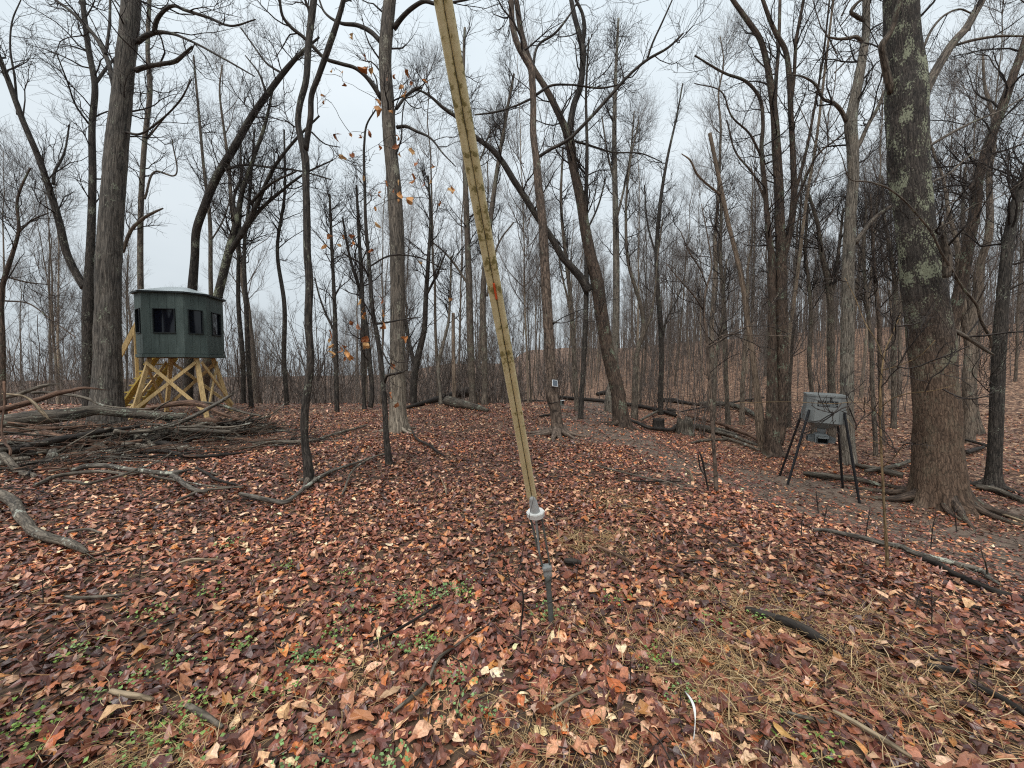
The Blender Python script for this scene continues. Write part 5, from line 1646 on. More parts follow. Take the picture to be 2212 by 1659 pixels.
limb_obj('fallen_branch', 'dark stick on the leaves near solar panel tree roots', [(1165, 903, 4), (1178, 901, 5), (1190, 900, 4)], 'stick_dark', None, lift=.01)


def stump(u, v, w, hpx, mat, label, jag=.12):
    b = onground(u, v)
    r = px_r(w, CX, b[1])
    hh = hpx / F_U * b[1]
    n = 20
    th = np.arange(n) / n * 2 * np.pi
    rows = []
    for k, (z, s) in enumerate([(-.1, 1.35), (0.0, 1.3), (.12, 1.05), (.5, .95), (.85, .9), (1.0, .88)]):
        rr = r * s * (1 + .12 * np.cos(5 * th + k * .2) + rng.normal(0, .03, n))
        zz = z * hh + (jag * hh * rng.random(n) * (1 if k == 5 else 0))
        rows.append(np.stack([rr * np.cos(th), rr * np.sin(th), zz + 0 * th], 1))
    rows.append(rows[-1] * np.array([.75, .75, 1]) - np.array([0, 0, .1 * hh]))
    rows.append(rows[-1] * np.array([.2, .2, 1]) - np.array([0, 0, .12 * hh]))
    V = np.vstack(rows)
    K = len(rows)
    i = np.arange(K - 1)[:, None] * n
    j = np.arange(n)[None]
    j2 = (j + 1) % n
    Q = np.stack([i + j, i + j2, i + n + j2, i + n + j], -1).reshape(-1, 4)
    T = np.array([((K - 1) * n, (K - 1) * n + a, (K - 1) * n + a + 1) for a in range(1, n - 1)])
    me = mesh_np('tree_stump', V, Q, T, {'bk': ('FLOAT_VECTOR', V)})
    o = obj('tree_stump', me, M[mat], None, b)
    tag(o, label, 'stump')


stump(953, 866, 22, 34, 'bark_snag', 'pale ragged broken stump on the crest beside the rotten log', .5)
stump(1422, 925, 24, 20, 'stick_dark', 'dark square-topped stump behind the sagging curved branch', .15)
stump(1478, 938, 34, 28, 'log', 'mossy rotten stump with a dark hollow among the fallen poles', .4)
stump(1450, 895, 18, 10, 'stick_dark', 'low dark stump behind the mossy-footed trunk', .4)


# ------------------------------------------------------------------ small dead stems and twiggy plants in the foreground
def twig_plant(label, stems, dep=None, mat='twig', group=None, name='bare_shrub', cat='shrub'):
    u, v, _ = stems[0][0]
    b = onground(u, v)
    d = b[1] if dep is None else dep
    e = thing(name, b, label, cat, group)
    for k, pts in enumerate(stems):
        dl = d + rng.normal(0, .06) * np.linspace(0, 1, len(pts)) * (k > 0)
        P = np.array([at(p[0], p[1], q) for p, q in zip(pts, dl)])
        R = np.array([px_r(p[2], CX, d) for p in pts])
        if k == 0:
            P[0, 2] -= .03
        P, R = resample(P, R, step=.03)
        P = P + .01 * (np.stack([vnoise(P * 9 + 1), vnoise(P * 9 + 7), vnoise(P * 9 + 13)], 1) - .5)
        a = Acc()
        a.add(*tube(P, R, 6))
        obj('stem' if k == 0 else 'twig', a.mesh('stem', b), M[mat], e)
    return e


def p3(pts):
    return [((1450 + x / 3.457) / 1.3562, (1400 + y / 3.457) / 1.3562, w / 4.69) for x, y, w in pts]


twig_plant('leafless dark bush with spreading twigs beside the guy wire anchor', [
    p3([(240, 1650, 26), (262, 1500, 24), (285, 1300, 22), (285, 1180, 20), (272, 1130, 15)]),
    p3([(275, 1135, 13), (210, 1085, 12), (150, 1040, 11), (80, 980, 9), (0, 930, 7), (-60, 890, 4)]),
    p3([(155, 1045, 10), (130, 960, 9), (110, 880, 8), (50, 785, 5)]),
    p3([(195, 1050, 11), (240, 920, 10), (280, 760, 9), (315, 600, 8), (340, 450, 7), (352, 370, 6), (380, 260, 5), (392, 190, 4)]),
    p3([(285, 1180, 12), (380, 1130, 10), (500, 1070, 9), (600, 1000, 8), (705, 930, 5)]),
    p3([(285, 1345, 12), (420, 1310, 10), (600, 1250, 9), (760, 1180, 8), (920, 1090, 5), (920, 1030, 3)]),
    p3([(250, 1590, 9), (160, 1615, 8), (70, 1600, 7), (20, 1550, 4)]),
    p3([(300, 1100, 7), (340, 950, 6), (380, 800, 4)]),
])
twig_plant('dark snapped pair of weed stems by the pale-barked sapling', [[(1531, 1062, 4), (1522, 1020, 4), (1514, 985, 4), (1510, 975, 2)], [(1524, 1030, 3), (1512, 1010, 3), (1508, 980, 2)]], name='dead_weed', cat='weed')
twig_plant('bent dry brown stick leaning in the soil left of the feeder', [[(1500, 1042, 5), (1490, 1022, 5), (1478, 1010, 4)]], mat='stick_pale', name='dead_weed', cat='weed')
DW = 'dry weed stems around the clearing'
for (u, v, hp, ln) in [(1730, 1160, 55, 6), (1768, 1110, 50, -5), (1780, 1135, 45, 8), (1870, 1165, 70, 10), (2010, 1190, 90, 12), (2066, 1150, 70, -6), (1360, 1500, 90, 4), (1205, 1160, 60, -6), (1245, 1260, 60, 4),
                       (1975, 1320, 50, 18), (2015, 1360, 80, -4), (2110, 1530, 110, 6), (1820, 1430, 60, 10), (300, 1250, 50, 8), (95, 1310, 60, -4), (460, 1170, 30, 3), (1660, 1450, 60, 5), (700, 1120, 60, 8), (930, 1050, 40, 3), (1040, 1180, 40, -4)]:
    twig_plant('thin dry leafless weed stem standing in the leaves', [[(u, v, 2.4), (u + ln * .4, v - hp * .5, 2.0), (u + ln, v - hp, 1.0)], [(u + ln * .35, v - hp * .45, 1.5), (u + ln * .35 - 9, v - hp * .75, .9)], [(u + ln * .6, v - hp * .6, 1.4), (u + ln * .6 + 10, v - hp * .85, .8)]],
               group=DW, name='dead_weed', cat='weed')

# white feather in the dead grass
def feather():
    b = onground(1490, 1558)
    p0, p1 = onground(1498, 1612), onground(1480, 1508)
    n = 14
    t = np.linspace(0, 1, n)[:, None]
    c = p0 * (1 - t) + p1 * t
    c[:, 2] += .03 + .03 * np.sin(t[:, 0] * 3.1)
    side = nrm(np.cross(p1 - p0, [0, 0, 1.0]))
    c += side * (.02 * np.sin(t * 3.3))
    e = thing('feather', b, 'slim white feather lying in the dead grass', 'feather')
    a = Acc()
    a.add(*tube(c, np.linspace(.0022, .001, n), 6))
    m = col_mat('quill_white', (.75, .74, .70), .5)
    obj('quill', a.mesh('quill', b), m, e)
    wv = .006 * np.sin(np.clip((t[:, 0] - .25) / .75, 0, 1) * np.pi)**.6
    V = np.vstack([c - side * wv[:, None] + [0, 0, .004], c + [0, 0, .001], c + side * wv[:, None] + [0, 0, .004]])
    i = np.arange(n - 1)
    Q = np.vstack([np.stack([i, i + n, i + n + 1, i + 1], 1), np.stack([i + n, i + 2 * n, i + 2 * n + 1, i + n + 1], 1)])
    obj('vane', mesh_np('vane', V - b, Q), m, e)


feather()


# ------------------------------------------------------------------ solid-piece helper
def box_bm(cx, cy, cz, sx, sy, sz, rot=None, bev=0.0):
    import bmesh
    bm = bmesh.new()
    bmesh.ops.create_cube(bm, size=1.0)
    bmesh.ops.scale(bm, vec=(sx, sy, sz), verts=bm.verts)
    if bev:
        bmesh.ops.bevel(bm, geom=bm.edges[:], offset=bev, segments=2, affect='EDGES', profile=.6)
    if rot is not None:
        bmesh.ops.transform(bm, matrix=rot, verts=bm.verts)
    bmesh.ops.translate(bm, vec=(cx, cy, cz), verts=bm.verts)
    return bm


def bm_obj(name, bm, mat, parent, smooth=False):
    me = bpy.data.meshes.new(name)
    bm.to_mesh(me)
    bm.free()
    if smooth:
        for p in me.polygons:
            p.use_smooth = True
    return obj(name, me, mat, parent)


def beam(name, a, b, w, h, mat, parent, roll=0.0, bev=.004, up=Vector((0, 0, 1))):
    """rectangular timber from a to b, w across, h the other way"""
    a, b = Vector(a), Vector(b)
    d = (b - a)
    Ln = d.length
    z = d.normalized()
    x = up.cross(z)
    if x.length < .05:
        x = Vector((1, 0, 0)).cross(z)
    x.normalize()
    y = z.cross(x)
    Rm = Matrix((x, y, z)).transposed().to_4x4() @ Matrix.Rotation(roll, 4, 'Z')
    c = (a + b) / 2
    return bm_obj(name, box_bm(c.x, c.y, c.z, w, h, Ln, Rm, bev), mat, parent)


# ------------------------------------------------------------------ the raised hunting blind
def wood_mat(name, c):
    m, n, b = new_mat(name, .65, .3)
    tc = N(n, 'ShaderNodeTexCoord')
    mp = N(n, 'ShaderNodeMapping')
    mp.inputs['Scale'].default_value = (14, 14, 2.0)
    n.links.new(tc.outputs['Object'], mp.inputs[0])
    nz = N(n, 'ShaderNodeTexNoise', Scale=2.2, Detail=5.0, Roughness=.6)
    n.links.new(mp.outputs[0], nz.inputs['Vector'])
    cr = ramp(n, [(.28, tuple(x * .55 for x in c)), (.5, c), (.75, tuple(min(1, x * 1.3) for x in c))], nz.outputs['Fac'])
    vo = N(n, 'ShaderNodeTexVoronoi', Scale=3.0)
    n.links.new(tc.outputs['Object'], vo.inputs['Vector'])
    kn = ramp(n, [(.03, (.35, .25, .15)), (.09, (1, 1, 1))], vo.outputs['Distance'])
    col = mixc(n, .8, cr.outputs[0], kn.outputs[0], 'MULTIPLY')
    n.links.new(col, b.inputs['Base Color'])
    bp = N(n, 'ShaderNodeBump', Strength=.3, Distance=.004)
    n.links.new(nz.outputs['Fac'], bp.inputs['Height'])
    n.links.new(bp.outputs[0], b.inputs['Normal'])
    return m


def glass_mat():
    m, n, b = new_mat('dark_window_glass', .03, .4)
    b.inputs['Base Color'].default_value = (.004, .005, .009, 1)
    b.inputs['IOR'].default_value = 1.5
    return m


def blind():
    C0 = np.array([-10.02, 12.3])
    rot = 1.0006
    Wd, c = 2.0, .7226
    a, k = Wd / 2, Wd / 2 - c
    zf = 1.86                       # floor of the cabin
    wall_h = 1.72
    g = hz(*C0)
    e = thing('hunting_blind', (C0[0], C0[1], g), 'dark green octagonal hunting blind raised on a yellow timber stand', 'hunting blind')
    e.rotation_euler = (0, 0, rot)
    Mg, ng, bg_ = new_mat('blind_green_paint', .6, .35)
    tc = N(ng, 'ShaderNodeTexCoord')
    mp = N(ng, 'ShaderNodeMapping')
    mp.inputs['Scale'].default_value = (6, 6, 1.2)
    ng.links.new(tc.outputs['Object'], mp.inputs[0])
    nz = N(ng, 'ShaderNodeTexNoise', Scale=1.6, Detail=6.0, Roughness=.65)
    ng.links.new(mp.outputs[0], nz.inputs['Vector'])
    cr = ramp(ng, [(.25, (.04, .056, .05)), (.5, (.06, .083, .075)), (.8, (.10, .13, .118))], nz.outputs['Fac'])
    ng.links.new(cr.outputs[0], bg_.inputs['Base Color'])
    bp = N(ng, 'ShaderNodeBump', Strength=.25, Distance=.005)
    ng.links.new(nz.outputs['Fac'], bp.inputs['Height'])
    ng.links.new(bp.outputs[0], bg_.inputs['Normal'])
    dark = col_mat('blind_dark_trim', (.012, .016, .016), .5)
    inner = col_mat('blind_inner_dark', (.02, .02, .02), .9)
    roofm = col_mat('blind_roof_sky_sheen', (.34, .38, .38), .3, .5, .15, 3.0)  # roof grey lightened: reflected sky is painted into the colour
    glass = glass_mat()
    wood = wood_mat('treated_yellow_pine', (.58, .41, .19))
    wood2 = wood_mat('stair_yellow_pine', (.50, .36, .09))
    v = [(-a, -k), (-k, -a), (k, -a), (a, -k), (a, k), (k, a), (-k, a), (-a, k)]
    z0 = zf - g
    # inner core so that no light leaks between boards
    import bmesh

    def prism(sc, za, zb, sc2=None):
        bm = bmesh.new()
        lo = [bm.verts.new((x * sc, y * sc, za)) for x, y in v]
        hi = [bm.verts.new((x * (sc2 or sc), y * (sc2 or sc), zb)) for x, y in v]
        bm.faces.new(lo[::-1])
        bm.faces.new(hi)
        for i in range(8):
            bm.faces.new((lo[i], lo[(i + 1) % 8], hi[(i + 1) % 8], hi[i]))
        return bm
    fl = bm_obj('floor', prism(1.0, z0 - .11, z0 - .02), inner, e)
    body = obj('wall', None, None, e) if False else None
    core = bm_obj('wall', prism(.955, z0 - .015, z0 + wall_h - .02), inner, e)
    core['label'] = 'dark core wall behind the green boards'
    bt = .022
    for f in range(8):
        p0, p1 = np.array(v[f]), np.array(v[(f + 1) % 8])
        d = p1 - p0
        Lf = np.linalg.norm(d)
        d = d / Lf
        nout = np.array([d[1], -d[0]])
        ang = math.atan2(d[1], d[0])
        Rz = Matrix.Rotation(ang, 4, 'Z')
        nb = 5 if Lf > .8 else 3
        bw = Lf / nb
        ww, wz0, wz1 = (.54, .58, 1.27) if Lf > .8 else (.36, .58, 1.27)
        wc = Lf / 2 + (.03 if Lf > .8 else .0)
        wa, wb = wc - ww / 2, wc + ww / 2
        for q in range(nb):
            s0, s1 = q * bw + .002, (q + 1) * bw - .002
            cuts = [(s0, s1, 0.0, wall_h)]
            if s1 > wa and s0 < wb and f != 5:
                cuts = [(s0, s1, 0.0, wz0), (s0, s1, wz1, wall_h)]
                if s0 < wa - .01:
                    cuts.append((s0, wa, wz0, wz1))
                if s1 > wb + .01:
                    cuts.append((wb, s1, wz0, wz1))
            for (ca, cb, za, zb) in cuts:
                m_ = (ca + cb) / 2
                pc = p0 + d * m_ + nout * (-bt / 2 + rng.uniform(-.002, .002))
                bm_obj('board', box_bm(pc[0], pc[1], z0 + (za + zb) / 2, cb - ca, bt, zb - za, Rz, .003), Mg, e)
        if f != 5:
            pc = p0 + d * wc
            wz = (wz0 + wz1) / 2
            pw = pc - nout * .03
            pn = bm_obj('window', box_bm(pw[0], pw[1], z0 + wz, ww - .03, .008, wz1 - wz0 - .03, Rz), glass, e)
            for (du, dz, su, sz) in [(0, (wz1 - wz0) / 2 - .008, ww, .024), (0, -(wz1 - wz0) / 2 + .008, ww + .02, .03), (-ww / 2 + .009, 0, .024, wz1 - wz0 - .05), (ww / 2 - .009, 0, .024, wz1 - wz0 - .05)]:
                pf = pc + d * du + nout * .004
                bm_obj('frame', box_bm(pf[0], pf[1], z0 + wz + dz, su, .05, sz, Rz, .003), dark, pn)
        # bottom and top trim
        pc = p0 + d * Lf / 2 + nout * .012
        bm_obj('skirt_trim', box_bm(pc[0], pc[1], z0 - .055, Lf + .01, .03, .09, Rz, .004), Mg, e)
    # roof: overhanging hipped octagon with flat crown
    rf = bm_obj('roof', prism(1.075, z0 + wall_h + .035, z0 + wall_h + .26, .32), roofm, e)
    bm_obj('fascia', prism(1.085, z0 + wall_h - .012, z0 + wall_h + .033), dark, rf)
    # stand: four splayed legs with cross bracing on every side
    Ri = np.array([[math.cos(-rot), -math.sin(-rot)], [math.sin(-rot), math.cos(-rot)]])
    tops = [(-.72, -.72), (.72, -.72), (.72, .72), (-.72, .72)]
    # legs stand under the wide faces; turn the stand by 45 degrees relative to the flats
    q = .78
    # wide faces are the chamfers, so leg tops sit on the flats' ends
    legs_t = [(-.80, -.05), (.05, -.80), (.80, .05), (-.05, .80)]
    feet = []
    for (x, y) in legs_t:
        fx, fy = x * 1.62, y * 1.62
        wx = C0[0] + math.cos(rot) * fx - math.sin(rot) * fy
        wy = C0[1] + math.sin(rot) * fx + math.cos(rot) * fy
        feet.append((fx, fy, hz(wx, wy) - g - .06))
    zt = z0 - .115
    for (x, y), ft in zip(legs_t, feet):
        beam('leg', ft, (x, y, zt), .1, .1, wood, e)
    for i in range(4):
        j = (i + 1) % 4
        A, B = Vector(feet[i]), Vector(feet[j])
        At, Bt = Vector((*legs_t[i], zt)), Vector((*legs_t[j], zt))
        nrm_ = ((A + B) / 2)
        out = Vector((nrm_.x, nrm_.y, 0)).normalized()
        beam('brace', A.lerp(At, .16) + out * .075, B.lerp(Bt, .93) + out * .075, .09, .035, wood, e, up=out)
        beam('brace', B.lerp(Bt, .16) + out * .113, A.lerp(At, .93) + out * .113, .09, .035, wood, e, up=out)
        beam('platform_beam', At + Vector((0, 0, .045)), Bt + Vector((0, 0, .045)), .045, .09, wood, e)
    # stairs going down behind-left: direction away from the camera side
    def loc(wx, wy, wz):
        dx, dy = wx - C0[0], wy - C0[1]
        return Vector((math.cos(-rot) * dx - math.sin(-rot) * dy, math.sin(-rot) * dx + math.cos(-rot) * dy, wz - g))
    # stringers run in the picture plane from under the cabin down to the left
    top_w = np.array([-11.15, 13.0])
    bot_w = np.array([-12.3, 12.85])
    sd = (bot_w - top_w) / np.linalg.norm(bot_w - top_w)
    acr = np.array([-sd[1], sd[0]])
    gb = hz(*bot_w)
    for s in (-.42, .42):
        t_ = loc(*(top_w + acr * s), zf - .1)
        b_ = loc(*(bot_w + acr * s), gb + .02)
        beam('stringer', b_, t_, .05, .27, wood2, e, up=Vector((math.cos(-rot) * acr[0] - math.sin(-rot) * acr[1], math.sin(-rot) * acr[0] + math.cos(-rot) * acr[1], 0)), roll=math.pi / 2 * 0)
    for i in range(8):
        t = (i + .5) / 8
        pw = top_w * (1 - t) + bot_w * t
        zz = (zf - .1) * (1 - t) + (gb + .02) * t + .12
        p1 = loc(*(pw + acr * -.46), zz)
        p2 = loc(*(pw + acr * .46), zz)
        beam('stair_tread', p1, p2, .04, .25, wood2, e, roll=math.pi / 2)
    # handrail with posts
    r0 = loc(-11.75, 12.75, zf + 1.05)
    r1 = loc(-12.75, 12.6, gb + .95)
    beam('handrail', r0, r1, .04, .14, wood, e)
    beam('rail_post', loc(-12.65, 12.62, gb - .05), loc(-12.65, 12.62, gb + 1.0), .08, .08, wood, e)
    beam('rail_post', loc(-11.85, 12.735, gb - .05), loc(-11.85, 12.735, zf + .85), .08, .08, wood, e)


blind()


# ------------------------------------------------------------------ deer feeder
def feeder():
    import bmesh
    C0 = np.array([6.22, 8.12])
    g = hz(*C0)
    rot = R_(-27)
    e = thing('deer_feeder', (C0[0], C0[1], g), 'grey metal hopper feeder standing on four black splayed legs', 'feeder')
    e.rotation_euler = (R_(1.0), R_(2.2), rot)
    grey = col_mat('feeder_grey_paint', (.17, .18, .175), .42, .45, .10, 5.0)
    greyl = col_mat('feeder_plenum_grey', (.19, .205, .205), .4, .45, .12, 6.0)
    blk = col_mat('feeder_black_tube', (.011, .011, .013), .4, .4, .2, 9.0)
    dark = col_mat('feeder_inner_shade', (.006, .006, .006), .8)
    bolt = col_mat('feeder_bolt', (.4, .4, .4), .35, .5, .1, 9.0, metal=.8)
    Wd, c = .63, .12
    a, k = Wd / 2, Wd / 2 - c
    v = [(-a, -k), (-k, -a), (k, -a), (a, -k), (a, k), (k, a), (-k, a), (-a, k)]

    def prism(s0, za, s1, zb, capb=True, capt=True):
        bm = bmesh.new()
        lo = [bm.verts.new((x * s0, y * s0, za)) for x, y in v]
        hi = [bm.verts.new((x * s1, y * s1, zb)) for x, y in v]
        if capb:
            bm.faces.new(lo[::-1])
        if capt:
            bm.faces.new(hi)
        for i in range(8):
            bm.faces.new((lo[i], lo[(i + 1) % 8], hi[(i + 1) % 8], hi[i]))
        bmesh.ops.bevel(bm, geom=bm.edges[:], offset=.004, segments=2, affect='EDGES')
        return bm
    zb, zt = 1.40, 1.94
    hop = bm_obj('hopper', prism(1, zb, 1, zt - .03), grey, e)
    bm_obj('funnel', prism(.36, zb - .13, .985, zb - .001), grey, e)
    lid = bm_obj('lid', prism(1.03, zt - .028, 1.03, zt + .012), grey, e)

    def cyl(r0, r1, za, zb_, n=20):
        bm = bmesh.new()
        bmesh.ops.create_cone(bm, cap_ends=True, segments=n, radius1=r0, radius2=r1, depth=zb_ - za)
        bmesh.ops.translate(bm, vec=(0, 0, (za + zb_) / 2), verts=bm.verts)
        return bm
    bm_obj('neck', cyl(.075, .075, zb - .27, zb - .1), greyl, e, True)
    # plenum: central box with four hooded chutes
    z1 = zb - .27
    pl = bm_obj('plenum', box_bm(0, 0, z1 - .085, .22, .22, .15, None, .004), greyl, e)
    cap = bmesh.new()
    lo = [cap.verts.new(p) for p in [(-.112, -.112, z1 - .008), (.112, -.112, z1 - .008), (.112, .112, z1 - .008), (-.112, .112, z1 - .008)]]
    hi = [cap.verts.new(p) for p in [(-.07, -.07, z1 + .03), (.07, -.07, z1 + .03), (.07, .07, z1 + .03), (-.07, .07, z1 + .03)]]
    cap.faces.new(hi)
    for i in range(4):
        cap.faces.new((lo[i], lo[(i + 1) % 4], hi[(i + 1) % 4], hi[i]))
    bm_obj('plenum_top', cap, greyl, pl)
    for i in range(4):
        ang = i * math.pi / 2
        Rz = Matrix.Rotation(ang, 4, 'Z')
        # hood: open-fronted chute pointing to local -Y, sloping roof
        bm = bmesh.new()
        w, d0, d1, h0, h1, zl = .085, .112, .225, -.008, -.05, -.15
        P = [(-w, -d0, z1 + h0), (w, -d0, z1 + h0), (w, -d1, z1 + h1), (-w, -d1, z1 + h1),
             (-w, -d0, z1 + zl), (w, -d0, z1 + zl), (w, -d1, z1 + zl), (-w, -d1, z1 + zl)]
        vs = [bm.verts.new(p) for p in P]
        for f in [(0, 3, 2, 1), (4, 5, 6, 7), (0, 4, 7, 3), (1, 2, 6, 5)]:
            bm.faces.new([vs[q] for q in f])
        bmesh.ops.solidify(bm, geom=bm.faces[:], thickness=.006)
        bmesh.ops.transform(bm, matrix=Rz, verts=bm.verts)
        ch = bm_obj('chute', bm, greyl, e)
        bm2 = box_bm(0, -.117, z1 - .088, .17, .004, .14)
        bmesh.ops.transform(bm2, matrix=Rz, verts=bm2.verts)
        bm_obj('chute_shade_plate', bm2, dark, ch)  # near-black plate stands in for the shade inside the chute
    # legs at the chamfered corners with brackets
    inv = (Matrix.Rotation(rot, 4, 'Z')).inverted()
    for i, ang in enumerate((225, 315, 45, 135)):
        ca, sa = math.cos(R_(ang)), math.sin(R_(ang))
        rt = a * math.sqrt(2) - c / math.sqrt(2)
        top = Vector((ca * (rt + .028), sa * (rt + .028), zb + .24))
        tilt = Matrix.Rotation(R_(ang), 4, 'Z')
        br = bm_obj('leg_bracket', box_bm(rt + .012, 0, zb + .13, .022, .16, .26, None, .004), grey, e)
        br.rotation_euler = (0, 0, R_(ang))
        fr = .80
        # where the leg meets the sloping ground
        wp = C0 + np.array([math.cos(rot) * ca * fr - math.sin(rot) * sa * fr, math.sin(rot) * ca * fr + math.cos(rot) * sa * fr])
        loc_w = Vector((wp[0] - C0[0], wp[1] - C0[1], hz(*wp) - g - .03))
        foot = (Matrix.Rotation(rot, 4, 'Z') @ Matrix.Rotation(R_(2.2), 4, 'Y') @ Matrix.Rotation(R_(1.0), 4, 'X')).inverted() @ loc_w
        lg = beam('leg', foot, top, .034, .034, blk, e, roll=math.pi / 4 * 0, bev=.005, up=Vector((-sa, ca, 0)))
        for zz in (.04, .2):
            b_ = box_bm(rt + .028, .055 if zz < .1 else -.055, zb + zz, .012, .018, .018, None, .003)
            o = bm_obj('bolt', b_, bolt, br)
    # latch on the front
    lt = bm_obj('latch', box_bm(.045, -a - .010, zt - .04, .03, .02, .04, None, .004), blk, e)
    ring = bmesh.new()
    ro = bpy.data.meshes.new('padlock_shackle')
    th = np.linspace(0, 2 * np.pi, 18)
    Pk = np.stack([.045 + .016 * np.cos(th), np.full(18, -a - .024), zt - .085 + .026 * np.sin(th)], 1)
    ac = Acc()
    ac.add(*tube(Pk, np.full(18, .005), 6))
    obj('latch_ring', ac.mesh('latch_ring'), blk, lt)
    ring.free()
    # printed plate: frame, name, lower band
    fy = -a - .0022

    def flat(name, x0, x1, z0, z1, y, mat, par):
        bm = bmesh.new()
        vs = [bm.verts.new(p) for p in [(x0, y, z0), (x1, y, z0), (x1, y, z1), (x0, y, z1)]]
        bm.faces.new(vs)
        return bm_obj(name, bm, mat, par)
    ink = col_mat('feeder_print_black', (.008, .008, .009), .5)
    lab = flat('decal', -.158, .158, zt - .208, zt - .1, fy, grey, e)
    lab['label'] = 'printed name plate reading MOULTRIE RANCH SERIES'
    fr_ = .006
    X0, X1, Z0, Z1 = -.16, .16, zt - .212, zt - .098
    flat('decal_border', X0, X1, Z1 - fr_, Z1, fy - .002, ink, lab)
    flat('decal_border', X0, X0 + fr_, Z0, Z1 - fr_, fy - .002, ink, lab)
    flat('decal_border', X1 - fr_, X1, Z0, Z1 - fr_, fy - .002, ink, lab)
    flat('decal_band', X0 + fr_, X1 - fr_, Z0, Z0 + .036, fy - .002, ink, lab)

    def text(s, x, z, size, mat, par, y, sx=1.0, bold=0.0):
        cu = bpy.data.curves.new('lettering', 'FONT')
        cu.body = s
        cu.size = size
        cu.align_x = 'CENTER'
        cu.align_y = 'CENTER'
        cu.offset = bold
        tmp = bpy.data.objects.new('lettering_tmp', cu)
        COL.objects.link(tmp)
        dg = bpy.context.evaluated_depsgraph_get()
        me = bpy.data.meshes.new_from_object(tmp.evaluated_get(dg))
        bpy.data.objects.remove(tmp)
        me.materials.clear()
        o = obj('lettering', me, mat, par, (x, y, z))
        o.rotation_euler = (R_(90), 0, 0)
        o.scale = (sx, 1, 1)
        return o
    text('MOULTRIE', 0, zt - .137, .061, ink, lab, fy - .003, 1.08, .0035)
    text('RANCH \u2022 SERIES', 0, zt - .194, .031, greyl, lab, fy - .004, 1.2, .001)


feeder()


